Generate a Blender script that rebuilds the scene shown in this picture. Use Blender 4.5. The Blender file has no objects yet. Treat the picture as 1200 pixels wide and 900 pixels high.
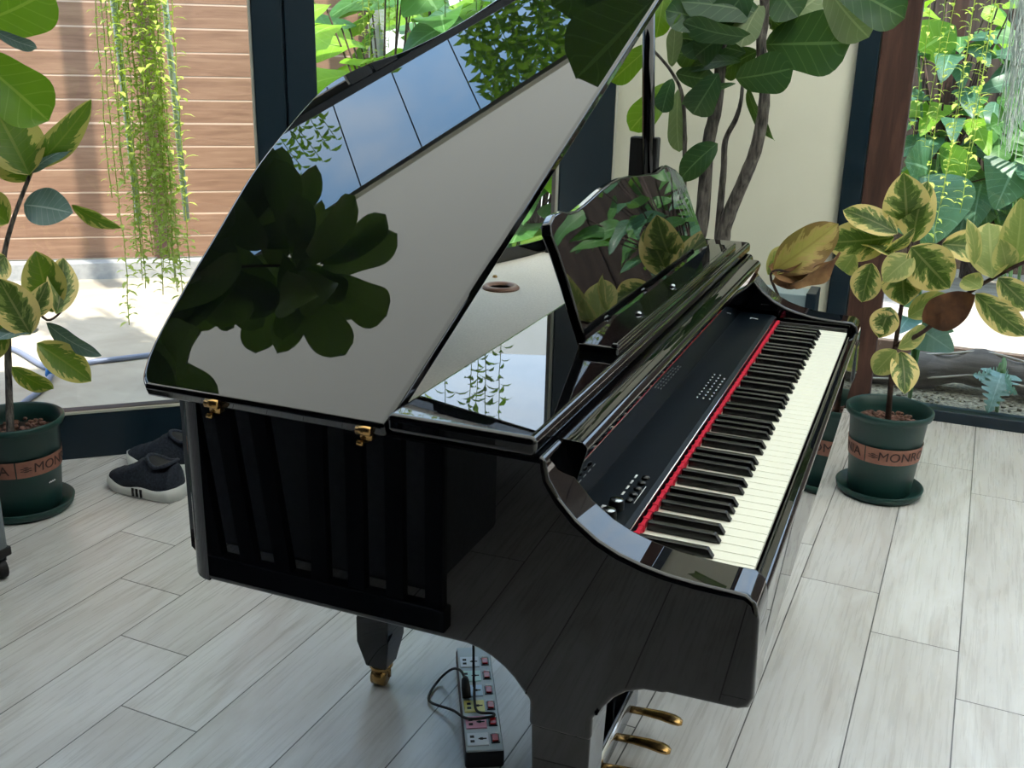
import bpy, math, random
from mathutils import Vector, Matrix
PI = math.pi
C = bpy.context.scene.collection
V = Vector
random.seed(7)

# ------------------------------------------------------------------ camera
F = 1207.64; PITCH = .318123; ROLL = .0231993; YAW = .382469
CAM = V((.14167, -1.13736, 1.32934))
def cam_axes():
    cy, sy, cp, sp = math.cos(YAW), math.sin(YAW), math.cos(PITCH), math.sin(PITCH)
    fwd = V((-sy*cp, cy*cp, -sp)); right = V((cy, sy, 0)); up = right.cross(fwd)
    cr, sr = math.cos(ROLL), math.sin(ROLL)
    return cr*right + sr*up, -sr*right + cr*up, -fwd
RX, UP, BK = cam_axes()
cd = bpy.data.cameras.new('camera'); cam = bpy.data.objects.new('camera', cd); C.objects.link(cam)
cam.matrix_world = Matrix(((RX.x, UP.x, BK.x, CAM.x), (RX.y, UP.y, BK.y, CAM.y), (RX.z, UP.z, BK.z, CAM.z), (0, 0, 0, 1)))
cd.sensor_width = 36; cd.lens = F/1200*36; cd.clip_start = .02; cd.clip_end = 200
bpy.context.scene.camera = cam
def ray(u, v):
    return (RX*((u-600)/F) + UP*(-(v-450)/F) - BK)
def onplane(u, v, P0, n):                      # where the line of sight meets a plane
    d = ray(u, v); return CAM + d*((V(P0)-CAM).dot(V(n))/d.dot(V(n)))
def atY(u, v, y): return onplane(u, v, (0, y, 0), (0, 1, 0))
def atZ(u, v, z): return onplane(u, v, (0, 0, z), (0, 0, 1))

# ------------------------------------------------------------------ object helpers
def tag(o, label=None, cat=None, group=None, kind=None):
    if label: o['label'] = label
    if cat: o['category'] = cat
    if group: o['group'] = group
    if kind: o['kind'] = kind
    return o
def thing(name, loc, label, cat, group=None):
    o = bpy.data.objects.new(name, None); C.objects.link(o); o.location = loc; o.empty_display_size = .05
    return tag(o, label, cat, group)
def wloc(o):
    p = V((0, 0, 0))
    while o is not None: p = p + V(o.location); o = o.parent
    return p
class MB:
    def __init__(s): s.v = []; s.f = []; s.uv = []; s.mi = []; s.m = 0
    def add(s, vs, fs, uvs=None):
        b = len(s.v); s.v += [tuple(x) for x in vs]
        s.uv += list(uvs) if uvs else [(0, 0)]*len(vs)
        for f in fs: s.f.append(tuple(b+i for i in f)); s.mi.append(s.m)
        return s
    def box(s, x0, x1, y0, y1, z0, z1):
        return s.add([(x, y, z) for z in (z0, z1) for y in (y0, y1) for x in (x0, x1)],
                     [(0, 2, 3, 1), (4, 5, 7, 6), (0, 1, 5, 4), (2, 6, 7, 3), (0, 4, 6, 2), (1, 3, 7, 5)])
    def obox(s, o, ex, ey, ez, a, b, c):       # box centred at o with half extents a,b,c along axes
        o = V(o); ex = V(ex); ey = V(ey); ez = V(ez)
        return s.add([o+ex*a*i+ey*b*j+ez*c*k for k in (-1, 1) for j in (-1, 1) for i in (-1, 1)],
                     [(0, 2, 3, 1), (4, 5, 7, 6), (0, 1, 5, 4), (2, 6, 7, 3), (0, 4, 6, 2), (1, 3, 7, 5)])
    def prism(s, pts, o, ex, ey, ez, h):       # polygon in plane (o,ex,ey), extruded h along ez
        o = V(o); ex = V(ex); ey = V(ey); ez = V(ez); n = len(pts)
        a = [o+ex*p[0]+ey*p[1] for p in pts]; b = [p+ez*h for p in a]
        return s.add(a+b, [tuple(range(n))[::-1], tuple(range(n, 2*n))]+[(i, (i+1) % n, n+(i+1) % n, n+i) for i in range(n)])
    def tube(s, pts, r, n=8, caps=True):
        pts = [V(p) for p in pts]; r = r if isinstance(r, (list, tuple)) else [r]*len(pts)
        vs = []; fs = []; prev = None
        for i, p in enumerate(pts):
            t = (pts[min(i+1, len(pts)-1)]-pts[max(i-1, 0)])
            t = t.normalized() if t.length > 1e-9 else V((0, 0, 1))
            if prev is None: a = t.orthogonal().normalized()
            else:
                a = prev - t*prev.dot(t); a = a.normalized() if a.length > 1e-6 else t.orthogonal().normalized()
            prev = a; b = t.cross(a)
            vs += [p+(a*math.cos(2*PI*k/n)+b*math.sin(2*PI*k/n))*r[i] for k in range(n)]
        for i in range(len(pts)-1):
            for k in range(n): fs.append((i*n+k, i*n+(k+1) % n, (i+1)*n+(k+1) % n, (i+1)*n+k))
        if caps: fs += [tuple(range(n))[::-1], tuple(range((len(pts)-1)*n, len(pts)*n))]
        return s.add(vs, fs)
    def lathe(s, prof, c, n=40, sq=None):      # profile (r,z) round a vertical axis at c
        c = V(c); vs = []; fs = []
        for r, z in prof: vs += [c+V((r*math.cos(2*PI*k/n), r*math.sin(2*PI*k/n), z)) for k in range(n)]
        for i in range(len(prof)-1):
            for k in range(n): fs.append((i*n+k, i*n+(k+1) % n, (i+1)*n+(k+1) % n, (i+1)*n+k))
        if prof[0][0] > 1e-6: fs.append(tuple(range(n))[::-1])
        if prof[-1][0] > 1e-6: fs.append(tuple(range((len(prof)-1)*n, len(prof)*n)))
        return s.add(vs, fs)
    def rings(s, rings, close=True):
        n = len(rings[0]); vs = [p for r in rings for p in r]; fs = []
        for i in range(len(rings)-1):
            for k in range(n): fs.append((i*n+k, i*n+(k+1) % n, (i+1)*n+(k+1) % n, (i+1)*n+k))
        if close: fs += [tuple(range(n))[::-1], tuple(range((len(rings)-1)*n, len(rings)*n))]
        return s.add(vs, fs)
    def blob(s, c, r, sx=1, sy=1, sz=1, nu=8, nv=5):
        c = V(c); rg = []
        for i in range(1, nv):
            a = PI*i/nv; rg.append([c+V((r*sx*math.sin(a)*math.cos(2*PI*k/nu), r*sy*math.sin(a)*math.sin(2*PI*k/nu), -r*sz*math.cos(a))) for k in range(nu)])
        return s.rings(rg)
    def build(s, name, mats, parent=None, smooth=True, bevel=0, seg=2, angle=35, label=None, sub=0):
        me = bpy.data.meshes.new(name)
        o = bpy.data.objects.new(name, me); C.objects.link(o)
        if parent is not None:
            w = wloc(parent); vs = [(x-w.x, y-w.y, z-w.z) for x, y, z in s.v]; o.parent = parent
        else:
            w = V((0, 0, 0)); vs = s.v
            if s.v:
                xs = [p[0] for p in s.v]; ys = [p[1] for p in s.v]; zs = [p[2] for p in s.v]
                w = V(((min(xs)+max(xs))/2, (min(ys)+max(ys))/2, min(zs)))
                vs = [(x-w.x, y-w.y, z-w.z) for x, y, z in s.v]; o.location = w
        me.from_pydata(vs, [], s.f)
        mats = mats if isinstance(mats, (list, tuple)) else [mats]
        for m in mats: me.materials.append(m)
        me.polygons.foreach_set('material_index', s.mi)
        if any(u != (0, 0) for u in s.uv):
            l = me.uv_layers.new(name='UVMap')
            for lp in me.loops: l.data[lp.index].uv = s.uv[lp.vertex_index]
        me.update()
        if smooth: me.polygons.foreach_set('use_smooth', [True]*len(me.polygons))
        if bevel:
            b = o.modifiers.new('bevel', 'BEVEL'); b.width = bevel; b.segments = seg; b.limit_method = 'ANGLE'; b.angle_limit = math.radians(angle)
            b.harden_normals = True; b.miter_outer = 'MITER_ARC' if seg > 1 else 'MITER_SHARP'
        elif smooth == 'auto':
            e = o.modifiers.new('edges', 'EDGE_SPLIT'); e.split_angle = math.radians(angle)
        if sub:
            m = o.modifiers.new('sub', 'SUBSURF'); m.levels = sub; m.render_levels = sub
        if label: o['label'] = label
        return o
def struct(o): o['kind'] = 'structure'; return o
def catmull(pts, k=6, closed=False):
    out = []; n = len(pts)
    P = [V(p) for p in pts]
    for i in range(n if closed else n-1):
        if closed: a, b, c, d = P[(i-1) % n], P[i], P[(i+1) % n], P[(i+2) % n]
        else: a, b, c, d = P[max(i-1, 0)], P[i], P[i+1], P[min(i+2, n-1)]
        for j in range(k):
            t = j/k; out.append(.5*((2*b)+(c-a)*t+(2*a-5*b+4*c-d)*t*t+(3*b-a-3*c+d)*t**3))
    if not closed: out.append(P[-1])
    return out

# ------------------------------------------------------------------ material helpers
class NT:
    def __init__(s, name):
        s.mat = bpy.data.materials.new(name); s.mat.use_nodes = True; s.t = s.mat.node_tree; s.t.nodes.clear()
        s.out = s.t.nodes.new('ShaderNodeOutputMaterial')
    def n(s, typ, **kw):
        x = s.t.nodes.new(typ)
        for k, v in kw.items():
            if k.startswith('i_'):
                key = k[2:]; key = int(key) if key.isdigit() else key.replace('_', ' ')
                s.set(x.inputs[key], v)
            else: setattr(x, k, v)
        return x
    def set(s, inp, v):
        if isinstance(v, bpy.types.NodeSocket): s.t.links.new(v, inp)
        else: inp.default_value = v
    def math(s, op, a, b=None, c=None):
        x = s.n('ShaderNodeMath', operation=op); s.set(x.inputs[0], a)
        if b is not None: s.set(x.inputs[1], b)
        if c is not None: s.set(x.inputs[2], c)
        return x.outputs[0]
    def mix(s, f, a, b):
        x = s.n('ShaderNodeMix', data_type='RGBA'); s.set(x.inputs[0], f); s.set(x.inputs[6], a); s.set(x.inputs[7], b); return x.outputs[2]
    def ramp(s, f, stops):
        x = s.n('ShaderNodeValToRGB'); s.set(x.inputs[0], f); e = x.color_ramp.elements
        while len(e) > 1: e.remove(e[-1])
        e[0].position = stops[0][0]; e[0].color = stops[0][1]
        for p, c in stops[1:]:
            q = e.new(p); q.color = c
        return x.outputs[0]
    def sep(s, v):
        x = s.n('ShaderNodeSeparateXYZ'); s.set(x.inputs[0], v); return x.outputs
    def noise(s, vec, scale, detail=4, rough=.5, dist=0):
        x = s.n('ShaderNodeTexNoise'); s.set(x.inputs['Vector'], vec); x.inputs['Scale'].default_value = scale
        x.inputs['Detail'].default_value = detail; x.inputs['Roughness'].default_value = rough; x.inputs['Distortion'].default_value = dist
        return x.outputs[0]
    def mapping(s, vec, scale=(1, 1, 1), rot=(0, 0, 0), loc=(0, 0, 0)):
        x = s.n('ShaderNodeMapping'); s.set(x.inputs[0], vec); x.inputs['Scale'].default_value = scale; x.inputs['Rotation'].default_value = rot; x.inputs['Location'].default_value = loc
        return x.outputs[0]
    def geo(s): return s.n('ShaderNodeNewGeometry').outputs['Position']
    def objc(s): return s.n('ShaderNodeTexCoord').outputs['Object']
    def uv(s): return s.n('ShaderNodeTexCoord').outputs['UV']
    def bump(s, h, st=.3, d=.01):
        x = s.n('ShaderNodeBump'); s.set(x.inputs['Height'], h); x.inputs['Strength'].default_value = st; x.inputs['Distance'].default_value = d; return x.outputs[0]
    def bsdf(s, col, rough=.5, metal=0, ior=1.45, normal=None, coat=0, coat_rough=.03, **kw):
        x = s.n('ShaderNodeBsdfPrincipled'); s.set(x.inputs['Base Color'], col); s.set(x.inputs['Roughness'], rough)
        s.set(x.inputs['Metallic'], metal); x.inputs['IOR'].default_value = ior
        x.inputs['Coat Weight'].default_value = coat; x.inputs['Coat Roughness'].default_value = coat_rough
        if normal is not None: s.t.links.new(normal, x.inputs['Normal'])
        return x.outputs[0]
    def done(s, sh): s.t.links.new(sh, s.out.inputs[0]); return s.mat
def rgb(r, g, b):                              # sRGB 0-255 to linear
    f = lambda c: c/12.92 if c <= .04045 else ((c+.055)/1.055)**2.4
    return (f(r/255), f(g/255), f(b/255), 1)
def plain(name, col, rough=.5, metal=0, ior=1.45, coat=0):
    t = NT(name); return t.done(t.bsdf(col, rough, metal, ior, coat=coat))
def noisy(name, c1, c2, scale=20, rough=.6, bump=0, stretch=(1, 1, 1), detail=5, metal=0, d=.01):
    t = NT(name); v = t.mapping(t.geo(), stretch); nz = t.noise(v, scale, detail)
    col = t.mix(t.ramp(nz, [(.3, (0, 0, 0, 1)), (.7, (1, 1, 1, 1))]), c1, c2)
    return t.done(t.bsdf(col, rough, metal, normal=t.bump(nz, bump, d) if bump else None))

M = {}
M['lacquer'] = plain('black_lacquer', (.0015, .0017, .0024, 1), .012, ior=1.5)
def m_panel():
    t = NT('satin_black_panel'); nz = t.noise(t.geo(), 900, 2)
    return t.done(t.bsdf(rgb(5, 12, 18), .34, ior=1.16, normal=t.bump(nz, .05, .001)))
M['panel'] = m_panel()
M['white_key'] = plain('white_key', rgb(230, 230, 216), .22)
M['black_key'] = plain('black_key', rgb(11, 12, 13), .24)
M['felt'] = noisy('red_felt', rgb(176, 12, 42), rgb(205, 22, 58), 300, .9)
M['brass'] = noisy('brass', rgb(196, 160, 104), rgb(160, 124, 74), 40, .25, metal=1)
M['silver'] = plain('brushed_silver', rgb(190, 192, 195), .25, 1)
M['white_paint'] = plain('white_print', rgb(225, 228, 230), .5)
M['knob'] = plain('knob_plastic', rgb(18, 20, 22), .3)
M['chrome'] = plain('knob_cap', rgb(150, 155, 160), .2, 1)
M['frame'] = plain('dark_window_frame', rgb(20, 38, 50), .35)
M['seal'] = plain('pale_glazing_seal', rgb(190, 190, 180), .6)
def m_glass():
    t = NT('window_glass'); tr = t.n('ShaderNodeBsdfTransparent'); tr.inputs[0].default_value = (.97, .985, .975, 1)
    gl = t.n('ShaderNodeBsdfGlossy'); gl.inputs['Roughness'].default_value = .0; gl.inputs[0].default_value = (1, 1, 1, 1)
    fr = t.n('ShaderNodeFresnel'); fr.inputs[0].default_value = 1.35
    mx = t.n('ShaderNodeMixShader'); t.set(mx.inputs[0], fr.outputs[0]); t.set(mx.inputs[1], tr.outputs[0]); t.set(mx.inputs[2], gl.outputs[0])
    return t.done(mx.outputs[0])
M['glass'] = m_glass()
def m_floor():
    t = NT('grey_wood_plank_tile'); x, y, z = t.sep(t.geo()); a = .0373
    u = t.math('SUBTRACT', t.math('MULTIPLY', x, math.cos(a)), t.math('MULTIPLY', y, math.sin(a)))
    v = t.math('ADD', t.math('MULTIPLY', x, math.sin(a)), t.math('MULTIPLY', y, math.cos(a)))
    U0, W, L, SH = UOFF, .1985, 1.215, -.2025
    ru = t.math('DIVIDE', t.math('SUBTRACT', u, U0), W); row = t.math('FLOOR', ru); fu = t.math('FRACT', ru)
    vv = t.math('DIVIDE', t.math('SUBTRACT', t.math('SUBTRACT', v, VOFF), t.math('MULTIPLY', row, SH)), L)
    col_i = t.math('FLOOR', vv); fv = t.math('FRACT', vv)
    du = t.math('MULTIPLY', t.math('MINIMUM', fu, t.math('SUBTRACT', 1, fu)), W)
    dv = t.math('MULTIPLY', t.math('MINIMUM', fv, t.math('SUBTRACT', 1, fv)), L)
    d = t.math('MINIMUM', du, dv); joint = t.math('LESS_THAN', d, .0015)
    cx = t.n('ShaderNodeCombineXYZ'); t.set(cx.inputs[0], row); t.set(cx.inputs[1], col_i)
    wn = t.n('ShaderNodeTexWhiteNoise'); wn.noise_dimensions = '2D'; t.set(wn.inputs['Vector'], cx.outputs[0])
    c2 = t.n('ShaderNodeCombineXYZ'); t.set(c2.inputs[0], t.math('MULTIPLY', u, 9.)); t.set(c2.inputs[1], t.math('MULTIPLY', v, 1.6)); t.set(c2.inputs[2], t.math('MULTIPLY', wn.outputs[0], 40.))
    g1 = t.noise(c2.outputs[0], 1.3, 6, .6, 1.2)
    c3 = t.n('ShaderNodeCombineXYZ'); t.set(c3.inputs[0], t.math('MULTIPLY', u, 90.)); t.set(c3.inputs[1], t.math('MULTIPLY', v, 3.)); t.set(c3.inputs[2], t.math('MULTIPLY', wn.outputs[0], 40.))
    g2 = t.noise(c3.outputs[0], 1.5, 4, .6, .3)
    col = t.ramp(t.math('ADD', t.math('MULTIPLY', g1, .84), t.math('MULTIPLY', g2, .16)),
                 [(.25, rgb(184, 178, 173)), (.45, rgb(204, 201, 198)), (.6, rgb(219, 218, 217)), (.8, rgb(230, 230, 231))])
    tint = t.mix(t.math('MULTIPLY', wn.outputs[0], .35), col, rgb(198, 196, 195))
    col = t.mix(joint, tint, rgb(84, 82, 82))
    h = t.math('SUBTRACT', t.math('MULTIPLY', g2, .15), joint)
    return t.done(t.bsdf(col, t.math('ADD', .22, t.math('MULTIPLY', g2, .12)), normal=t.bump(h, .25, .0015)))
def _plank_offsets():
    a = .0373
    u = 1.0*(-1.467*math.cos(a) - .673*math.sin(a)); v = -1.467*math.sin(a)+.673*math.cos(a)
    return u-.1985, v       # the row that ends at this line has a joint at v
UOFF, VOFF = _plank_offsets()
M['floor'] = m_floor()
M['wall'] = noisy('beige_wall_paint', rgb(216, 214, 198), rgb(210, 208, 192), 3, .8)
M['ceil_opaque'] = noisy('dark_unseen_ceiling', rgb(60, 58, 56), rgb(54, 52, 50), 3, .8)  # unseen back ceiling, dark and opaque to dim the floor below
M['wall_dark'] = noisy('darkened_unseen_wall', rgb(58, 60, 66), rgb(52, 54, 60), 3, .8)  # unseen walls coloured dark so the piano's side mirrors less light
def m_ceil():  # translucency added to brighten the room and the lid's reflection
    t = NT('light_passing_ceiling'); d = t.n('ShaderNodeBsdfDiffuse'); d.inputs[0].default_value = rgb(205, 198, 178)
    tr = t.n('ShaderNodeBsdfTranslucent'); tr.inputs[0].default_value = (.87, .85, .775, 1)
    mx = t.n('ShaderNodeMixShader'); mx.inputs[0].default_value = .78; t.set(mx.inputs[1], d.outputs[0]); t.set(mx.inputs[2], tr.outputs[0])
    return t.done(mx.outputs[0])
M['ceiling'] = m_ceil()
def m_planks(name, c1, c2, c3, stretch, scale=6, rough=.7):
    t = NT(name); v = t.mapping(t.objc(), stretch); a = t.noise(v, scale, 8, .65, .6); b = t.noise(t.objc(), 1.2, 2)
    col = t.ramp(a, [(.3, c1), (.5, c2), (.72, c3)]); col = t.mix(t.math('MULTIPLY', b, .35), col, c1)
    return t.done(t.bsdf(col, rough, normal=t.bump(a, .3, .004)))
M['fence'] = m_planks('fence_boards', rgb(120, 88, 68), rgb(142, 107, 84), rgb(158, 124, 99), (1, 1, 14), 3)
M['fence_sun_edge'] = plain('fence_sunlit_edge', rgb(196, 168, 146), .8)  # pale tone stands in for sun catching the board edges
M['timber'] = m_planks('brown_timber', rgb(52, 32, 26), rgb(78, 50, 42), rgb(100, 68, 58), (12, 12, 1), 2.5)
M['darkwood'] = m_planks('weathered_dark_wood', rgb(48, 36, 28), rgb(74, 58, 46), rgb(100, 84, 70), (10, 10, 1), 2)
M['deck'] = m_planks('grey_deck', rgb(150, 140, 132), rgb(180, 170, 162), rgb(200, 190, 182), (1, 9, 9), 3)
M['deck_dark'] = plain('deck_fascia', rgb(84, 68, 58), .8)
def m_patio():
    t = NT('pale_stone_patio'); p = t.geo(); a = t.noise(p, 2.5, 6, .6, .5); b = t.noise(p, 60, 3)
    col = t.ramp(a, [(.3, rgb(150, 138, 122)), (.55, rgb(172, 162, 146)), (.75, rgb(186, 176, 160))])
    col = t.mix(t.math('MULTIPLY', b, .2), col, rgb(150, 140, 125))
    return t.done(t.bsdf(col, .8, normal=t.bump(b, .3, .003)))
M['patio'] = m_patio()
M['concrete'] = noisy('grey_concrete', rgb(150, 150, 150), rgb(172, 170, 168), 30, .85, .2)
M['gravel'] = noisy('gravel_soil', rgb(70, 62, 48), rgb(165, 158, 132), 55, .95, 1, detail=6, d=.02)
M['earth'] = noisy('ground', rgb(70, 62, 50), rgb(110, 104, 80), 6, .95, .3)
M['log'] = noisy('driftwood', rgb(66, 60, 56), rgb(112, 104, 96), 5, .85, .5, stretch=(.6, 4, 10))
M['log_edge'] = noisy('pale_log_edge', rgb(160, 152, 140), rgb(190, 184, 172), 12, .8)
M['pot'] = plain('dark_green_plastic', rgb(22, 58, 54), .38)
M['band'] = noisy('copper_band', rgb(156, 108, 92), rgb(142, 96, 82), 60, .5)
M['ink'] = plain('dark_print', rgb(66, 44, 40), .6)
M['pebble'] = noisy('brown_pebbles', rgb(58, 34, 28), rgb(150, 110, 96), 45, .8, .2)
M['soil'] = noisy('dark_soil', rgb(30, 22, 18), rgb(70, 52, 42), 80, .95, .6)
M['bark'] = noisy('grey_bark', rgb(44, 40, 40), rgb(122, 116, 110), 95, .9, 1, stretch=(1, 1, .22), d=.012)
M['twig'] = noisy('brown_twig', rgb(48, 34, 30), rgb(80, 58, 50), 60, .8, .4)
def leafmat(name, base, base2, vein, back=None, trans=.3, rough=.32, nv=7, margin=None, veinw=.05):
    t = NT(name); uv = t.uv(); x, y, z = t.sep(uv)
    au = t.math('ABSOLUTE', t.math('SUBTRACT', t.math('MULTIPLY', x, 2), 1))
    nz = t.noise(t.geo(), 14, 3)
    col = t.mix(nz, base, base2)
    if margin:
        info = t.n('ShaderNodeObjectInfo').outputs['Random']
        cc = t.n('ShaderNodeCombineXYZ'); t.set(cc.inputs[0], t.math('MULTIPLY', x, 2.6)); t.set(cc.inputs[1], t.math('ADD', t.math('MULTIPLY', y, 6.), t.math('MULTIPLY', au, -2.))); t.set(cc.inputs[2], t.math('MULTIPLY', info, 30.))
        n2 = t.noise(cc.outputs[0], 1.4, 3, .6)
        m = t.math('ADD', au, t.math('MULTIPLY', t.math('SUBTRACT', n2, .5), 1.9))
        edge = t.n('ShaderNodeMapRange'); t.set(edge.inputs[0], m); edge.inputs[1].default_value = .62; edge.inputs[2].default_value = .7
        inner = t.n('ShaderNodeMapRange'); t.set(inner.inputs[0], m); inner.inputs[1].default_value = .36; inner.inputs[2].default_value = .44
        col = t.mix(inner.outputs[0], col, margin[1]); col = t.mix(edge.outputs[0], col, margin[0])
    lat = t.math('FRACT', t.math('SUBTRACT', t.math('MULTIPLY', y, float(nv)), t.math('MULTIPLY', au, 1.5)))
    lat = t.math('LESS_THAN', t.math('ABSOLUTE', t.math('SUBTRACT', lat, .5)), veinw*.9)
    mid = t.math('LESS_THAN', au, veinw)
    vv = t.math('MAXIMUM', t.math('MULTIPLY', lat, .45), mid)
    col = t.mix(t.math('MULTIPLY', vv, .3 if margin else .55), col, vein)
    if back:
        bf = t.n('ShaderNodeNewGeometry').outputs['Backfacing']; col = t.mix(t.math('MULTIPLY', bf, .8), col, back)
    p = t.bsdf(col, rough, normal=t.bump(t.math('SUBTRACT', 0, vv), .3, .003))
    tl = t.n('ShaderNodeBsdfTranslucent'); cb = t.mix(.5, col, rgb(150, 200, 30)); t.set(tl.inputs[0], cb)
    mx = t.n('ShaderNodeMixShader'); mx.inputs[0].default_value = trans; t.set(mx.inputs[1], p); t.set(mx.inputs[2], tl.outputs[0])
    return t.done(mx.outputs[0])
M['fig'] = leafmat('fiddle_leaf', rgb(34, 66, 44), rgb(44, 80, 52), rgb(120, 150, 100), rgb(104, 128, 92), .22)
M['fig_light'] = leafmat('fiddle_leaf_young', rgb(86, 130, 34), rgb(110, 150, 44), rgb(170, 190, 90), None, .5)
M['fig_pale'] = leafmat('fiddle_leaf_underside', rgb(116, 132, 98), rgb(134, 148, 116), rgb(180, 190, 150), None, .25, .5)
M['varieg'] = leafmat('variegated_leaf', rgb(44, 70, 32), rgb(78, 98, 48), rgb(196, 190, 130), None, .25, .35, 9, (rgb(240, 218, 146), rgb(126, 142, 78)))
M['varieg_green'] = leafmat('variegated_green_leaf', rgb(66, 98, 30), rgb(96, 124, 40), rgb(170, 170, 90), None, .35, .35, 9, (rgb(196, 184, 108), rgb(84, 110, 46)))
M['varieg_pale'] = leafmat('variegated_leaf_underside', rgb(128, 142, 80), rgb(150, 160, 96), rgb(210, 205, 140), None, .35, .5, 9, (rgb(206, 196, 126), rgb(150, 160, 96)))
M['blueleaf'] = leafmat('blue_green_glossy_leaf', rgb(70, 96, 96), rgb(130, 156, 160), rgb(190, 205, 205), None, .15, .25, 9)
M['dry'] = noisy('dried_leaf', rgb(96, 62, 38), rgb(160, 122, 78), 18, .7, .5)
M['dry_dark'] = noisy('dark_dried_leaf', rgb(66, 40, 24), rgb(112, 72, 42), 22, .7, .5)
M['dry_yellow'] = leafmat('yellowing_leaf', rgb(150, 140, 60), rgb(186, 170, 100), rgb(110, 80, 50), None, .3, .6, 6, (rgb(130, 96, 60), rgb(176, 150, 90)))
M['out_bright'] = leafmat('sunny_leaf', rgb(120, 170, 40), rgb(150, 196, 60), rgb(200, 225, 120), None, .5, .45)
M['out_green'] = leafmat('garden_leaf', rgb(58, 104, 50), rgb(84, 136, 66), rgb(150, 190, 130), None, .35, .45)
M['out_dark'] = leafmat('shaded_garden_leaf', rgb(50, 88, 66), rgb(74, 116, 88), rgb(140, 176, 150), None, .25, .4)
M['teal'] = leafmat('teal_leaf', rgb(96, 140, 132), rgb(126, 168, 160), rgb(170, 205, 195), None, .2, .4)
M['vine'] = leafmat('vine_leaf', rgb(176, 190, 80), rgb(202, 208, 110), rgb(200, 210, 120), None, .4, .5)
M['vine_dark'] = leafmat('green_vine_leaf', rgb(84, 120, 56), rgb(110, 142, 70), rgb(160, 180, 110), None, .35, .5)
M['moss'] = plain('grey_moss', rgb(170, 176, 168), .9)
M['shoe'] = noisy('navy_knit', rgb(22, 28, 40), rgb(48, 56, 70), 160, .85, .6, d=.003)
M['shoe_sole'] = plain('white_sole', rgb(212, 214, 212), .5)
M['rubber'] = plain('black_rubber', rgb(16, 17, 20), .6)
M['grey_case'] = plain('grey_plastic_case', rgb(112, 120, 128), .4)
M['strip_grey'] = plain('power_strip_grey', rgb(178, 190, 196), .35)
M['strip_black'] = plain('power_strip_black', rgb(14, 18, 26), .35)
for k, c in dict(s_white=(222, 230, 240), s_mint=(200, 236, 232), s_blue=(190, 218, 245), s_yellow=(240, 232, 130), s_pink=(244, 172, 196)).items():
    M[k] = plain('socket_'+k[2:], rgb(*c), .35)
M['red'] = plain('red_switch', rgb(170, 24, 28), .25)
M['board'] = noisy('pale_grey_board', rgb(228, 222, 210), rgb(214, 208, 196), 130, .75, .1, stretch=(3, 1, 1))
M['ring'] = noisy('brown_ring', rgb(150, 112, 96), rgb(178, 140, 122), 30, .4)
M['hose'] = plain('grey_blue_hose', rgb(120, 128, 150), .4)
M['nozzle'] = plain('blue_nozzle', rgb(60, 130, 200), .35)
M['trellis'] = plain('pale_green_tube', rgb(196, 206, 196), .4)
M['white_render'] = noisy('white_render', rgb(232, 230, 222), rgb(240, 238, 232), 5, .85)
M['cabinet'] = plain('pale_blue_panel', rgb(150, 170, 178), .3)
M['darkfurn'] = plain('dark_furniture', rgb(20, 22, 28), .5)
M['greycloth'] = noisy('grey_cloth', rgb(96, 98, 104), rgb(118, 118, 122), 40, .9)

# ------------------------------------------------------------------ world and sun
w = bpy.data.worlds.new('world'); bpy.context.scene.world = w; w.use_nodes = True
nt = w.node_tree; nt.nodes.clear()
wo = nt.nodes.new('ShaderNodeOutputWorld'); bg = nt.nodes.new('ShaderNodeBackground'); tc = nt.nodes.new('ShaderNodeTexCoord')
mp = nt.nodes.new('ShaderNodeMapping'); mp.inputs['Scale'].default_value = (1.2, 1.2, 3.5); mp.inputs['Rotation'].default_value = (.3, .2, .8)
cl = nt.nodes.new('ShaderNodeTexNoise'); cl.inputs['Scale'].default_value = 2.2; cl.inputs['Detail'].default_value = 7; cl.inputs['Distortion'].default_value = .6
cr = nt.nodes.new('ShaderNodeValToRGB'); cr.color_ramp.elements[0].position = .48; cr.color_ramp.elements[1].position = .8
cr.color_ramp.elements[0].color = (0, 0, 0, 1); cr.color_ramp.elements[1].color = (.8, .8, .8, 1)
sx = nt.nodes.new('ShaderNodeSeparateXYZ'); gr = nt.nodes.new('ShaderNodeValToRGB')
gr.color_ramp.elements[0].position = .0; gr.color_ramp.elements[0].color = (.86, .93, 1, 1); q_ = gr.color_ramp.elements.new(.28); q_.color = (.62, .77, .98, 1)
gr.color_ramp.elements[1].position = .75; gr.color_ramp.elements[1].color = (.30, .58, 1.0, 1)
mx = nt.nodes.new('ShaderNodeMix'); mx.data_type = 'RGBA'; mx.inputs[7].default_value = (.95, .97, 1, 1)
L = nt.links.new
L(tc.outputs['Generated'], mp.inputs[0]); L(mp.outputs[0], cl.inputs['Vector']); L(cl.outputs[0], cr.inputs[0])
L(tc.outputs['Generated'], sx.inputs[0]); L(sx.outputs[2], gr.inputs[0]); L(gr.outputs[0], mx.inputs[6]); L(cr.outputs[0], mx.inputs[0])
L(mx.outputs[2], bg.inputs[0]); bg.inputs[1].default_value = 3.0; L(bg.outputs[0], wo.inputs[0])
sd = bpy.data.lights.new('sun', 'SUN'); so = bpy.data.objects.new('sun', sd); C.objects.link(so)
sd.energy = 6.8; sd.angle = math.radians(.9); sd.color = (1, .95, .86)
SUN = V((.34, -.20, .92)).normalized()
so.rotation_euler = SUN.to_track_quat('Z', 'Y').to_euler(); so.location = (2, -2, 8)
sc = bpy.context.scene
sc.view_settings.view_transform = 'Standard'; sc.view_settings.look = 'None'; sc.view_settings.gamma = 1; sc.view_settings.use_curve_mapping = False
sc.view_settings.exposure = 0.5
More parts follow.
